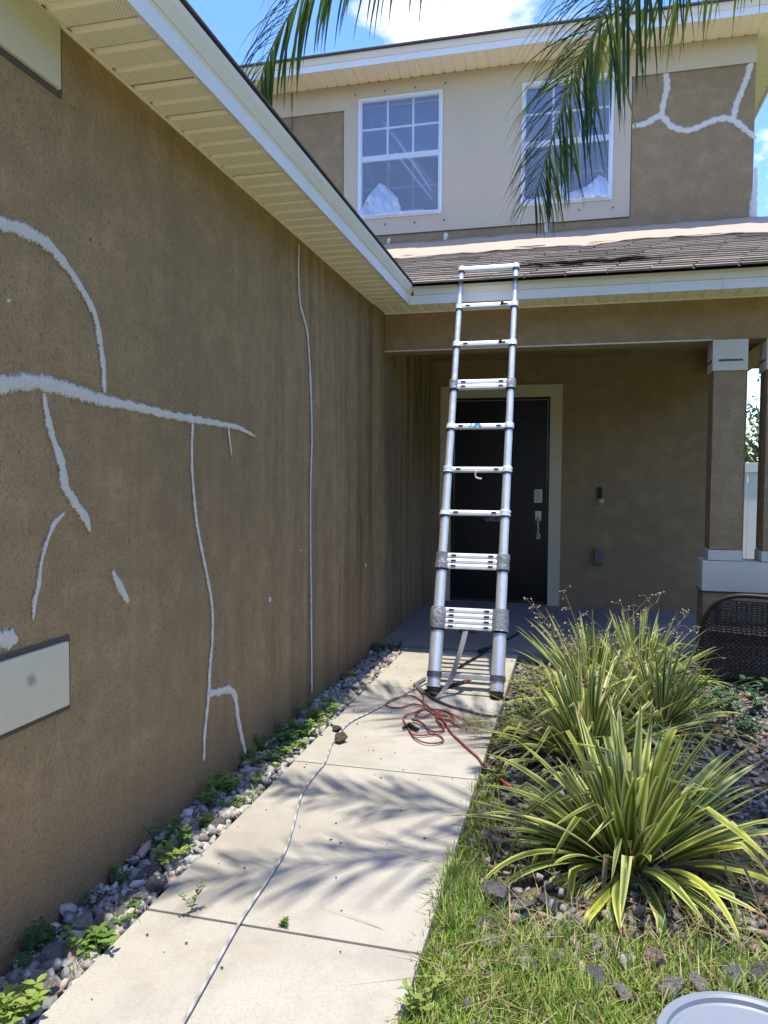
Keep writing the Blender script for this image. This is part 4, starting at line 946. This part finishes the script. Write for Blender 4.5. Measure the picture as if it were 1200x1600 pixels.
def flax(loc, label, n_leaf, L_, w, m, spread=1.0, seed=1, stalks=0, yellow=0.06, center_r=0.05, kinkp=0.12):
    r_ = random.Random(seed); root = thing('flax_lily', label, 'plant', loc, 'flax lilies in the bed beside the path')
    var = [strap_leaf('leaf', 1.0, w / L_, d_, k_, m, seed * 50 + i) for i, (d_, k_) in enumerate([(0.12, 0), (0.35, 0), (0.6, 0), (0.95, 0), (1.4, 0), (1.8, 0), (0.4, 0.62), (0.6, 0.5), (0.2, 0), (0.5, 0)])]
    vd_ = [strap_leaf('leaf', 1.0, w / L_ * 0.55, d_, k_, M_dryleaf, seed * 50 + 30 + i) for i, (d_, k_) in enumerate([(1.2, 0.5), (2.2, 0), (0.8, 0.35)])]
    vy = [strap_leaf('leaf', 1.0, w / L_ * 1.1, d_, k_, M_yel, seed * 50 + 20 + i) for i, (d_, k_) in enumerate([(0.9, 0.55), (1.6, 0), (0.6, 0.7)])]
    for i in range(n_leaf):
        f_ = (i + 0.5) / n_leaf; az = i * 2.39996 + r_.uniform(-.6, .6)
        pit = R(86) - f_ ** 0.85 * R(72) * spread + r_.uniform(-.22, .22)
        le = L_ * r_.uniform(0.55, 1.12) * (1.0 if f_ < 0.8 else 0.85)
        if r_.random() < yellow: me = r_.choice(vy)
        elif r_.random() < 0.09: me = r_.choice(vd_)
        elif r_.random() < kinkp: me = var[r_.choice((6, 7))]
        else: me = var[min(9, r_.choice((0, 1, 2, 8, 9) if f_ < 0.4 else (1, 2, 3, 9) if f_ < 0.7 else (2, 3, 4, 5)))]
        rr = center_r * (0.3 + f_)
        # place() in world so that the local leaf axis +X points out and up
        put('leaf', me, root, (loc[0] + rr * math.cos(az), loc[1] + rr * math.sin(az), loc[2] + 0.005), Euler((r_.uniform(-.35, .35), -pit, az), 'XYZ'), (le, le, le))
    for i in range(stalks):
        az = r_.uniform(0, 6.28); le = L_ * r_.uniform(0.95, 1.35); P = []; p_ = Vector(loc); d_ = Vector((math.cos(az) * .35, math.sin(az) * .35, 1)).normalized()
        for k in range(7): P.append(p_.copy()); p_ = p_ + d_ * le / 6; d_ = (d_ + Vector((math.cos(az), math.sin(az), -0.6)) * 0.10).normalized()
        b = MB(); b.tube(P, [0.0028 - 0.0003 * k for k in range(7)], 5)
        hd = MB()
        for k in range(9):
            q_ = P[3 + k % 4].lerp(P[min(6, 4 + k % 4)], r_.random()); e_ = q_ + Vector((r_.gauss(0, .05), r_.gauss(0, .05), r_.uniform(-.02, .05)))
            b.tube([q_, (q_ + e_) / 2 + Vector((0, 0, .012)), e_], 0.0013, 4)
            for _ in range(2):
                c_ = e_ + Vector((r_.gauss(0, .008), r_.gauss(0, .008), r_.gauss(0, .006))); s_ = r_.uniform(.003, .0065)
                hd.tube([c_ - Vector((0, 0, s_)), c_, c_ + Vector((0, 0, s_))], [s_ * .3, s_, s_ * .3], 5)
        so_ = b.build('flower_stalk', M_dry, root); hd.build('seed_heads', M_seed, so_, kind='stuff')
    return root
flax((0.235, 2.97, -0.05), 'largest nearest clump of striped yellow-green strap leaves in the gravel bed', 230, 0.60, 0.0192, M_flax, 1.16, 1, 0, 0.16, 0.12, 0.30)
flax((0.10, 4.05, -0.05), 'middle clump of striped strap leaves spilling over the path edge', 280, 0.58, 0.0140, M_flax, 1.12, 2, 4, 0.10, 0.15, 0.2)
flax((0.14, 5.05, -0.05), 'tall narrow-leaved clump with dry seed stalks before the door', 290, 0.62, 0.0115, M_flax2, 1.10, 3, 8, 0.03, 0.10)
flax((0.48, 5.40, -0.05), 'darkest clump of fine leaves beside the wicker chair', 270, 0.58, 0.0110, M_flax2, 1.12, 4, 5, 0.02, 0.10)
flax((0.52, 4.62, -0.05), 'small clump of fine arching leaves between the larger flax plants', 200, 0.56, 0.0115, M_flax2, 1.10, 5, 3, 0.05, 0.07)

# low weeds: stem, opposite pairs of oval leaves
M_weed = leafmat('weed_leaf', [(0.0, (0.085, 0.17, 0.03)), (0.5, (0.15, 0.26, 0.04)), (1.0, (0.26, 0.34, 0.07))], 0.35, 0.5, False)
M_dweed = leafmat('shade_weed_leaf', [(0.0, (0.03, 0.085, 0.03)), (1.0, (0.05, 0.13, 0.04))], 0.25, 0.5, False)  # shaded copy of the weed leaf, with the shade put into its colour
def weed_mesh(seed, h=1.0, nst=4):
    r_ = random.Random(seed); b = MB(); b.uv = []
    def leaf(p_, d_, L_, w):
        d_ = d_.normalized(); s_ = d_.cross(Vector((0, 0, 1))); s_ = s_.normalized() if s_.length > .01 else Vector((1, 0, 0)); up = s_.cross(d_); i0 = len(b.v)
        P = [(0, 0, 0), (.35, -w, .05), (.35, 0, -.02), (.35, w, .05), (.7, -w * .8, 0), (.7, 0, -.06), (.7, w * .8, 0), (1, 0, -.15)]
        for (a_, c_, e_) in P: b.v.append(tuple(p_ + d_ * a_ * L_ + s_ * c_ * L_ + up * e_ * L_)); b.uv.append((0.5 + c_, a_ * .9))
        for f_ in ((0, 2, 1), (0, 3, 2), (1, 2, 5, 4), (2, 3, 6, 5), (4, 5, 7), (5, 6, 7)): b.f.append(tuple(i0 + q_ for q_ in f_))
    for sidx in range(nst):
        az = r_.uniform(0, 6.28); p_ = Vector((r_.gauss(0, .05), r_.gauss(0, .05), 0)); d_ = Vector((math.cos(az) * .6, math.sin(az) * .6, 1)).normalized(); P = [p_.copy()]
        for k in range(5):
            p_ = p_ + d_ * 0.2 * h * r_.uniform(.7, 1.1); d_ = (d_ + Vector((r_.gauss(0, .25), r_.gauss(0, .25), -.05))).normalized(); P.append(p_.copy())
            a2 = r_.uniform(0, 6.28)
            for q_ in range(3 if k > 2 else 2):
                a3 = a2 + q_ * (2.1 if k > 2 else 3.14); leaf(p_, Vector((math.cos(a3), math.sin(a3), .35)), r_.uniform(.16, .30), .26)
        n0 = len(b.v); b.tube(P, 0.012, 4); b.uv += [(0.5, 0.2)] * (len(b.v) - n0)
    return b.mesh('weed', M_weed, False)
wm = [weed_mesh(300 + i, r, n) for i, (r, n) in enumerate(((1.0, 4), (0.8, 6), (1.2, 3), (0.6, 8), (0.9, 5)))]
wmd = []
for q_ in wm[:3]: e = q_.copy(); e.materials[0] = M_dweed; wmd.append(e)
ORD = ['first', 'second', 'third', 'fourth', 'fifth', 'sixth', 'seventh', 'eighth', 'ninth', 'tenth', 'eleventh', 'twelfth', 'thirteenth', 'fourteenth', 'fifteenth', 'sixteenth', 'seventeenth', 'eighteenth', 'nineteenth', 'twentieth', 'twenty-first', 'twenty-second', 'twenty-third', 'twenty-fourth', 'twenty-fifth', 'twenty-sixth', 'twenty-seventh', 'twenty-eighth', 'twenty-ninth', 'thirtieth', 'thirty-first', 'thirty-second', 'thirty-third', 'thirty-fourth', 'thirty-fifth', 'thirty-sixth', 'thirty-seventh', 'thirty-eighth', 'thirty-ninth', 'fortieth']
wp = [(60, 1592, .16), (20, 1600, .14), (150, 1500, .12), (180, 1470, .15), (205, 1440, .10), (262, 1345, .14), (285, 1320, .15), (172, 1378, .09), (335, 1258, .15), (312, 1290, .11), (362, 1262, .09), (350, 1240, .16), (392, 1195, .17), (415, 1175, .18), (430, 1190, .13), (445, 1160, .19), (462, 1148, .17), (470, 1165, .12), (485, 1130, .18), (500, 1120, .20), (478, 1155, .15), (510, 1135, .13), (455, 1178, .12), (523, 1112, .13), (540, 1062, .13), (590, 1030, .08), (580, 1012, .10), (402, 1222, .10), (440, 1205, .09)]
for i, (x, y, s_) in enumerate(sorted(wp, key=lambda q_: -q_[1])):
    q = at_z(x, y, -0.02); q.x = max(q.x, WX + 0.05); q.x = min(q.x, -1.37)
    o = put('weed', wm[i % 5], None, (q.x, q.y, -0.03), (0, 0, i * 1.7), (s_ * .95, s_ * .95, s_ * 0.78)); tag(o, f'green leafy weed in the wall gravel, {ORD[i]} from the near end', 'weed', 'weeds along the wing wall')
for i, (x, y, s_) in enumerate(((235, 1280, .10), (48, 1478, .11), (15, 1530, .12), (130, 1498, .07))):
    q = at_x(x, y, WX + 0.06); o = put('wall_weed', wmd[i % 3], None, (WX + 0.07, q.y + .05, -0.03), (0, 0, i), (s_, s_, max(s_, q.z + 0.02)))
    tag(o, 'dark ' + ['trailing', 'small', 'shaded', 'lowest'][i] + f' weed growing against the wall foot, {ORD[i]} one', 'weed', 'shaded weeds at the wall foot')
for i, (X, Y, s_) in enumerate(((-1.43, 6.02, .14), (-1.53, 5.9, .16), (-0.36, 1.92, .11), (-0.34, 3.45, .12), (-0.32, 3.6, .10), (-0.30, 4.4, .14), (-0.28, 4.65, .13), (0.95, 4.95, .22), (1.15, 5.10, .24), (0.82, 5.05, .20), (1.0, 4.6, .17), (-0.33, 5.1, .13), (-0.2, 3.9, .10))):
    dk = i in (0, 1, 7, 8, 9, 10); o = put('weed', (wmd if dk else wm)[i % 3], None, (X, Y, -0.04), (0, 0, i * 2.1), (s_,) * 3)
    tag(o, ('dark green weed in shade by the ' + ('porch floor edge' if i < 2 else 'wicker chair') if dk else 'fresh green weed at the right path edge') + f', {ORD[i]} one', 'weed', 'scattered weeds')
q = at_z(440, 1447, 0); o = put('joint_weed', wm[3], None, (q.x, q.y, -0.002), (0, 0, 1), (.045,) * 3); tag(o, 'tiny brownish seedling in the path joint right of the grey cord', 'weed')
q = at_z(300, 1424, 0); o = put('joint_weed', wm[2], None, (q.x, q.y, -0.002), (0, 0, 1), (.06, .06, .10)); tag(o, 'tiny two-leaved seedling in the path joint left of the grey cord', 'weed')

# ---------------- gravel
base = []
for i in range(16):
    me = stone_mesh('gravel_proto', 500 + i, None, 1, 0.3); a_ = np.empty(len(me.vertices) * 3, np.float32); me.vertices.foreach_get('co', a_)
    f_ = np.array([p_.vertices[:] for p_ in me.polygons], np.int32); base.append((a_.reshape(-1, 3), f_)); bpy.data.meshes.remove(me)
def gravel(name, pts, sizes, label, tilt=0.5, dark=1.0):
    V = []; Fc = []; Cc = []; n0 = 0
    for p_, s_ in zip(pts, sizes):
        bv, bf = base[rng.integers(16)]; e = Euler((rng.normal(0, tilt), rng.normal(0, tilt), rng.uniform(0, 6.28))).to_matrix(); m_ = np.array(e) * (np.array([1, rng.uniform(.6, .95), rng.uniform(.4, .75)]) * s_)
        V.append(bv @ m_.T + p_); Fc.append(bf + n0); n0 += len(bv)
        k = rng.choice(7, p=[.24, .17, .17, .11, .11, .14, .06]); j_ = rng.uniform(.7, 1.15) * dark; Cc.append(np.tile(np.array([*PAL[k], 1]) * [j_, j_, j_, 1], (len(bv), 1)))
    V = np.concatenate(V); Fc = np.concatenate(Fc); Cc = np.concatenate(Cc)
    me = bpy.data.meshes.new(name); me.vertices.add(len(V)); me.vertices.foreach_set('co', V.astype(np.float32).ravel()); me.loops.add(Fc.size); me.loops.foreach_set('vertex_index', Fc.ravel())
    me.polygons.add(len(Fc)); me.polygons.foreach_set('loop_start', np.arange(0, Fc.size, 3, dtype=np.int32)); me.polygons.foreach_set('loop_total', np.full(len(Fc), 3, np.int32)); me.update(); me.validate()
    a_ = me.attributes.new('Col', 'FLOAT_COLOR', 'POINT'); a_.data.foreach_set('color', Cc.astype(np.float32).ravel()); me.materials.append(M_stoneA)
    o = bpy.data.objects.new(name, me); link(o); o['kind'] = 'stuff'; o['label'] = label; o['category'] = 'gravel'; return o
n = 2300; P = np.stack([rng.uniform(WX + .01, -1.335, n), rng.uniform(0.8, 6.10, n), rng.uniform(-.05, -.006, n)], 1)
gravel('gravel', P, rng.uniform(.020, .046, n), 'grey crushed stone in the strip along the wing wall', 0.5, 1.25)
n = 7800; P = np.stack([rng.uniform(-.40, 2.2, n), rng.uniform(1.2, 6.12, n), rng.uniform(-.06, -.022, n)], 1)
gravel('gravel', P, rng.uniform(.014, .034, n), 'grey and tan crushed stone in the planted bed right of the path', 0.5, 0.72)
def big_stone(i, X, Y, s_, z, where, fl=.6):
    k = random.choice((0, 0, 1, 2, 2, 3, 4, 5)); o = put('stone', smesh[i % 8], None, (X, Y, z), (random.uniform(-.4, .4), random.uniform(-.4, .4), random.uniform(0, 6)), (s_, s_ * random.uniform(.65, .9), s_ * fl)); o.color = (*[min(1, c_ * 1.25) for c_ in PAL[k]], 1)
    tag(o, f'{PN[k]} angular stone in the {where}, {ORD[i]} from the near end', 'stone', 'larger stones in the ' + where)
bl = [(at_z(x, y, 0), s_) for x, y, s_ in ((35, 1560, .045), (55, 1530, .05), (105, 1545, .04), (80, 1490, .045), (118, 1478, .05), (128, 1440, .05), (165, 1430, .045), (200, 1402, .042), (232, 1402, .045), (245, 1378, .052), (215, 1365, .035), (175, 1448, .04), (188, 1425, .035), (240, 1358, .04), (300, 1290, .04), (345, 1285, .045), (310, 1272, .04), (410, 1245, .035), (580, 1050, .04), (560, 1075, .04), (600, 1040, .035))]
for i, (q, s_) in enumerate(bl): big_stone(i, min(max(q.x, WX + .05), -1.385), q.y, s_, -0.008, 'strip along the wall')
br = [(at_z(x, y, 0), s_) for x, y, s_ in ((1050, 1535, .06), (930, 1520, .055), (1190, 1515, .055), (1145, 1520, .05), (1095, 1532, .045), (870, 1490, .03), (1020, 1490, .045), (770, 1385, .07), (780, 1310, .05), (815, 1410, .05), (850, 1400, .04), (755, 1440, .045), (770, 1470, .05), (820, 1480, .045), (825, 1502, .045), (760, 1300, .045), (735, 1415, .03), (975, 1545, .04), (1195, 1160, .05), (1160, 1140, .045), (1185, 1100, .05), (760, 1260, .04), (790, 1240, .04))]
for i, (q, s_) in enumerate(sorted(br, key=lambda t_: t_[0].y)): big_stone(i, max(q.x, -.36), q.y, s_, -0.012, 'bed right of the path', .5)

# ---------------- grass
t = NT('grass_blade'); att = t.n('ShaderNodeAttribute', attribute_name='Col'); c = att.outputs['Color']
d = t.bsdf(c, 0.5, 0, None, 0.3); M_grass = t.done(t.n('ShaderNodeMixShader', {0: 0.35, 1: d, 2: t.n('ShaderNodeBsdfTranslucent', {'Color': c}).outputs[0]}).outputs[0])
def grass_obj(name, pts, hts, label, dry=0.2, w0=0.0024, lean=0.5):
    n = len(pts); az = rng.uniform(0, 6.28, n); ln = np.abs(rng.normal(0, lean, n)) + .05; d = np.stack([np.cos(az), np.sin(az)], 1); sd = np.stack([-d[:, 1], d[:, 0]], 1)
    V = np.zeros((n, 7, 3)); w = w0 * rng.uniform(.7, 1.4, n)
    for k, (f_, wf) in enumerate(((0, 1), (.38, .9), (.72, .6))):
        off = d * (ln * hts * f_ ** 1.8)[:, None]; z = hts * f_ * (1 - .35 * np.clip(ln, 0, 1.2) * f_)
        for s_, j_ in ((-1, 0), (1, 1)): V[:, 2 * k + j_, :2] = pts[:, :2] + off + sd * (s_ * w * wf)[:, None]; V[:, 2 * k + j_, 2] = pts[:, 2] + z
    V[:, 6, :2] = pts[:, :2] + d * (ln * hts)[:, None]; V[:, 6, 2] = pts[:, 2] + hts * (1 - .35 * np.clip(ln, 0, 1.2))
    q4 = np.array([[0, 1, 3, 2], [2, 3, 5, 4]]); t3 = np.array([4, 5, 6]); offs = (np.arange(n) * 7)[:, None]
    L_ = np.concatenate([q4[0][None] + offs, q4[1][None] + offs], 1); lv = np.concatenate([L_, t3[None] + offs], 1)   # n x 11
    me = bpy.data.meshes.new(name); me.vertices.add(n * 7); me.vertices.foreach_set('co', V.astype(np.float32).ravel()); me.loops.add(lv.size); me.loops.foreach_set('vertex_index', lv.astype(np.int32).ravel())
    st = (np.arange(n) * 11)[:, None] + np.array([0, 4, 8]); me.polygons.add(n * 3); me.polygons.foreach_set('loop_start', st.astype(np.int32).ravel()); me.polygons.foreach_set('loop_total', np.tile(np.array([4, 4, 3], np.int32), n)); me.update(); me.validate()
    pal = np.array([(.14, .24, .038), (.20, .32, .05), (.27, .38, .07), (.35, .42, .10)]); dr = np.array([(.36, .29, .15), (.44, .37, .20), (.30, .22, .11)])
    cc = pal[rng.integers(4, size=n)]; m_ = rng.random(n) < dry; cc[m_] = dr[rng.integers(3, size=m_.sum())]; cc = np.concatenate([cc * rng.uniform(.8, 1.2, (n, 1)), np.ones((n, 1))], 1)
    a_ = me.attributes.new('Col', 'FLOAT_COLOR', 'POINT'); a_.data.foreach_set('color', np.repeat(cc, 7, 0).astype(np.float32).ravel()); me.materials.append(M_grass)
    o = bpy.data.objects.new(name, me); link(o); o['kind'] = 'stuff'; o['label'] = label; o['category'] = 'grass'
def keep(P, dens): return P[rng.random(len(P)) < dens]
n = 140000; P = np.stack([rng.uniform(-.425, 1.35, n), rng.uniform(1.05, 4.2, n), np.full(n, -.05)], 1)
cl = np.sin(P[:, 0] * 13 + 2 * np.sin(P[:, 1] * 5)) * np.sin(P[:, 1] * 11 + P[:, 0] * 3); cl2 = np.sin(P[:, 0] * 31 + 1) * np.sin(P[:, 1] * 27 + 2)
near = np.clip((2.50 - P[:, 1]) / .45, 0, 1); edge = np.clip(1 - (P[:, 0] + .40) / .16, 0, 1) * np.clip((3.7 - P[:, 1]) / 1.2, 0, 1)
dens = np.clip(near * (0.85 + .35 * cl) + edge * (.85 + .4 * cl) + 0.20 * (cl * cl2 > .18) * np.clip((3.2 - P[:, 1]) / .5, 0, 1), 0, 1)
dens *= 1 - .55 * np.clip((P[:, 0] - .5) / .5, 0, 1) * (cl2 > -.2)
P = keep(P, dens); hts = rng.uniform(.03, .085, len(P)) * (1 + .35 * (np.sin(P[:, 0] * 9 + P[:, 1] * 7) > .3))
grass_obj('grass', P, hts, 'patchy green and straw coloured grass at the lower right', .13)
n = 1800; P = np.stack([rng.uniform(-.40, 1.3, n), rng.uniform(1.1, 3.2, n), np.full(n, -.035)], 1)
grass_obj('dead_grass', P, rng.uniform(.05, .10, len(P)), 'flattened dry straw among the stones', 1.0, .0018, 2.2)
n = 900; P = np.stack([rng.uniform(-1.40, -1.335, n), rng.uniform(1.2, 5.0, n), np.full(n, -.03)], 1); P = P[np.sin(P[:, 1] * 7) > .1]
grass_obj('edge_grass', P, rng.uniform(.025, .06, len(P)), 'thin tufts of grass along the left path edge', .35, .002, .7)
n = 260; g0 = zm6(760, 740, 0); P = np.stack([rng.normal(g0.x, .07, n), rng.normal(g0.y, .07, n), np.full(n, .003)], 1)
grass_obj('dry_weed_tangle', P, rng.uniform(.03, .08, n), 'dry tangle of pulled weeds on the path by the cord', .9, .0012, 1.8)
# litter specks on the path
b = MB()
for i in range(70):
    x = random.uniform(-1.30, -.43); y = random.uniform(1.3, 5.9); s_ = random.uniform(.001, .0038); a_ = random.random() * 6
    b.prism([(x + s_ * 1.7 * math.cos(a_ + k) * (1 if k % 2 else .6), y + s_ * math.sin(a_ + k)) for k in (0, 1.3, 2.7, 4.2, 5.2)], 'z', 0.002, 0.005)
o = b.build('litter', simple('litter_dark', (0.09, 0.065, 0.045), 0.95), kind='stuff'); o['label'] = 'small dark specks of leaf litter scattered on the path'; o['category'] = 'litter'

# ---------------- palm tree whose fronds hang into view
M_palm = leafmat('palm_leaflet', [(0.0, (0.035, 0.075, 0.022)), (0.6, (0.055, 0.115, 0.028)), (0.90, (0.11, 0.19, 0.035)), (1.0, (0.40, 0.40, 0.06))], 0.36, 0.34, False)
M_rach = simple('palm_rachis', (0.16, 0.20, 0.055), 0.5)
palm = thing('palm_tree', 'palm with long drooping green fronds overhanging the path', 'palm tree', (1.45, 2.85, -0.06))
t = NT('palm_bark'); v = t.coord((1, 1, 6)); n_ = t.noise(6, v, 5); M_bark = t.done(t.bsdf(t.mix(n_, (0.16, 0.13, 0.10), (0.30, 0.26, 0.21)), 0.95, 0, t.bump(n_, .03), .1))
MB().tube([(1.45, 2.85, -.1), (1.46, 2.85, .6), (1.45, 2.86, 1.6), (1.43, 2.87, 2.8), (1.40, 2.88, 4.1), (1.38, 2.88, 4.65)], [.15, .12, .105, .10, .11, .07], 18).build('trunk', M_bark, palm, 'all')
LF = random.Random(5)
def leaflet(b, p_, d_, L_, w, grav):
    i0 = len(b.v); n_ = 6; q = p_.copy(); dd = d_.normalized()
    for i in range(n_ + 1):
        f_ = i / n_; ww = w * (0.5 + 1.6 * f_ if f_ < .3 else 1) * (1 - max(0, (f_ - .5) / .5) ** 1.6) + .0006
        s_ = dd.cross(Vector((0, 0, 1))); s_ = s_.normalized() if s_.length > .02 else Vector((1, 0, 0)); up = s_.cross(dd)
        for k, (a_, h_) in enumerate(((-1, .45), (0, 0), (1, .45))): b.v.append(tuple(q + s_ * ww * a_ + up * ww * h_)); b.uv.append((k / 2, f_ * .95))
        q = q + dd * L_ / n_; dd = (dd + Vector((0, 0, -grav)) * (.35 + f_)).normalized()
    for i in range(n_):
        for k in range(2): b.f.append((i0 + i * 3 + k, i0 + i * 3 + k + 1, i0 + i * 3 + 4 + k, i0 + i * 3 + 3 + k))
def frond(ctrl, nl, Lmax, single, w=.0105, t0=.12, grav=.22, twist=0, jit=.08):
    C = catmull(ctrl, .03); N_ = len(C); rr = [.016 * (1 - .85 * i / N_) + .0015 for i in range(N_)]
    fr_ = MB().tube(C, rr, 6, True, .7).build('frond', M_rach, palm, 'all')
    allb = MB(); allb.uv = []
    for i in range(nl):
        f_ = t0 + (1 - t0) * (i + .5) / nl; ix = min(N_ - 2, int(f_ * (N_ - 1))); p_ = C[ix].lerp(C[ix + 1], f_ * (N_ - 1) - ix); tg = (C[ix + 1] - C[ix]).normalized()
        sd = tg.cross(Vector((0, 0, 1))); sd = sd.normalized() if sd.length > .15 else Vector((tg.y, -tg.x, 0)).normalized() if Vector((tg.y, tg.x, 0)).length > .05 else Vector((1, 0, 0))
        if twist: sd = Matrix.Rotation(R(twist), 3, tg) @ sd
        for s_ in (-1, 1):
            L_ = Lmax * (math.sin(math.pi * min(1, .18 + f_ * .80)) ** .6 * .85 + .15) * LF.uniform(.85, 1.08)
            d_ = tg * (.55 + .75 * f_) + sd * s_ * LF.uniform(.75, 1.0) + Vector((LF.gauss(0, jit), LF.gauss(0, jit), LF.uniform(-.35, .25)))
            b = MB() if single else allb
            if single: b.uv = []
            leaflet(b, p_, d_, L_, w * LF.uniform(.8, 1.15), grav * LF.uniform(.7, 1.3))
            if single: b.build('leaflet', M_palm, fr_, 'all')
    if not single: allb.build('leaflets', M_palm, fr_, 'all', kind='stuff')
    return fr_
K0 = (1.38, 2.88, 4.55)
frond([K0, (0.95, 3.25, 5.05), (0.25, 3.75, 5.02), (-0.40, 4.12, 4.86), (-0.95, 4.33, 4.70), (-1.42, 4.38, 4.53), (-1.78, 4.41, 4.16), (-1.96, 4.42, 3.78), (-2.02, 4.42, 3.52)], 138, .80, True, .0085, .10, .40, 0, .14)
frond([K0, (1.10, 3.10, 4.62), (0.70, 3.26, 4.32), (0.36, 3.36, 3.88), (0.10, 3.42, 3.42), (-0.08, 3.45, 3.02), (-0.19, 3.46, 2.66)], 150, .62, True, .0054, .08, .36, 62, .20)
frond([K0, (1.18, 3.25, 4.45), (0.85, 3.62, 4.10), (0.45, 3.84, 3.86), (0.12, 3.92, 3.66), (-.08, 3.95, 3.40)], 80, .54, False, .0060, .10, .42, 30, .18)
frond([K0, (1.25, 3.4, 4.85), (1.05, 3.9, 4.85), (0.85, 4.3, 4.68), (0.62, 4.6, 4.48)], 70, .60, False, .0062, .10, .42, 20, .16)
frond([K0, (0.95, 2.72, 4.90), (0.35, 2.56, 5.3), (-0.25, 2.38, 5.35), (-0.8, 2.12, 5.1), (-1.25, 1.9, 4.7)], 58, .56, False, .0095, .12, .3, 25, .3)
frond([K0, (1.0, 2.85, 4.95), (0.4, 2.80, 5.35), (-0.2, 2.78, 5.4), (-0.7, 2.82, 5.2), (-1.1, 2.90, 4.8)], 58, .56, False, .0095, .12, .3, -30, .3)
for az in (20, 65, -25, -60, 105):
    a_ = R(az); d_ = Vector((math.cos(a_), math.sin(a_), 0)); k = Vector(K0)
    frond([k, k + d_ * .5 + Vector((0, 0, .45)), k + d_ * 1.1 + Vector((0, 0, .5)), k + d_ * 1.6 + Vector((0, 0, .2)), k + d_ * 1.9 + Vector((0, 0, -.3))], 44, .46, False)

# ---------------- tree beyond the fence
tr_ = thing('leafy_tree', 'bushy green tree beyond the white fence, seen between the porch columns', 'tree', (3.9, 17.0, -0.06))
MB().tube([(3.9, 17, -.1), (3.92, 17, .8), (3.85, 17.05, 1.8), (3.7, 17, 2.6)], [.14, .11, .09, .05], 10).build('trunk', M_bark, tr_, 'all')
b = MB(); b.uv = []
for i in range(9):
    a_ = i * 2.4; b_ = MB()
    q_ = Vector((3.85, 17, 1.4 + .12 * i)); e_ = q_ + Vector((math.cos(a_) * .8, math.sin(a_) * .8, .7)); b_.tube([q_, (q_ + e_) / 2 + Vector((0, 0, .1)), e_], [.04, .03, .012], 6); b_.build('limb', M_bark, tr_, 'all')
cl = [(Vector((3.85 + LF.gauss(0, .65), 17 + LF.gauss(0, .5), 2.25 + LF.gauss(0, .48))), LF.uniform(.22, .42)) for _ in range(42)]
for c_, r_ in cl:
    for _ in range(85):
        d_ = Vector((LF.gauss(0, 1), LF.gauss(0, 1), LF.gauss(0, 1))).normalized(); p_ = c_ + d_ * r_ * LF.uniform(.5, 1.05); i0 = len(b.v)
        a_ = Vector((LF.gauss(0, 1), LF.gauss(0, 1), LF.gauss(0, .5) + .2)).normalized(); s_ = a_.cross(d_).normalized(); L_ = LF.uniform(.06, .11)
        for (u, w_) in ((0, 0), (.5, -.28), (1, 0), (.5, .28)): b.v.append(tuple(p_ + a_ * u * L_ + s_ * w_ * L_)); b.uv.append((.5 + w_, u * .9))
        b.f.append((i0, i0 + 1, i0 + 2, i0 + 3))
b.build('crown', leafmat('tree_leaf', [(0.0, (0.06, 0.11, 0.02)), (0.5, (0.10, 0.16, 0.03)), (1.0, (0.2, 0.24, 0.06))], .35, .4, True, 0), tr_)

# ---------------- added belt of trees out of view, blocking low sky light from the porch
b = MB(); b.uv = []; TL = random.Random(21)
az = 40.0
while az < 318:
    d0 = TL.uniform(17, 22); hgt = TL.uniform(5.5, 9.0); cx, cy = d0 * math.sin(R(az)), d0 * math.cos(R(az)); wd = TL.uniform(2.2, 3.4)
    b_n = int(190 + 60 * wd)
    for _ in range(b_n):
        u = Vector((TL.gauss(0, 1), TL.gauss(0, 1), TL.gauss(0, 1))).normalized() * TL.uniform(.55, 1.05)
        p_ = Vector((cx + u.x * wd, cy + u.y * wd * .7, hgt * .52 + u.z * hgt * .50)); i0 = len(b.v)
        a_ = Vector((TL.gauss(0, 1), TL.gauss(0, 1), TL.gauss(0, 1))).normalized(); s_ = a_.cross(u).normalized(); L_ = TL.uniform(.5, 1.1)
        for (q_, w_) in ((0, 0), (.5, -.4), (1, 0), (.5, .4)): b.v.append(tuple(p_ + a_ * (q_ - .5) * L_ + s_ * w_ * L_)); b.uv.append((.5 + w_, q_ * .9))
        b.f.append((i0, i0 + 1, i0 + 2, i0 + 3))
    az += math.degrees(wd * 1.25 / d0)
o = b.build('horizon_blocker_trees', leafmat('far_leaf', [(0.0, (0.04, 0.075, 0.018)), (1.0, (0.09, 0.13, 0.035))], .25, .6, True, 0), None, False, 'stuff')
o['label'] = 'added belt of trees out of view that blocks low horizon light'; o['category'] = 'trees'
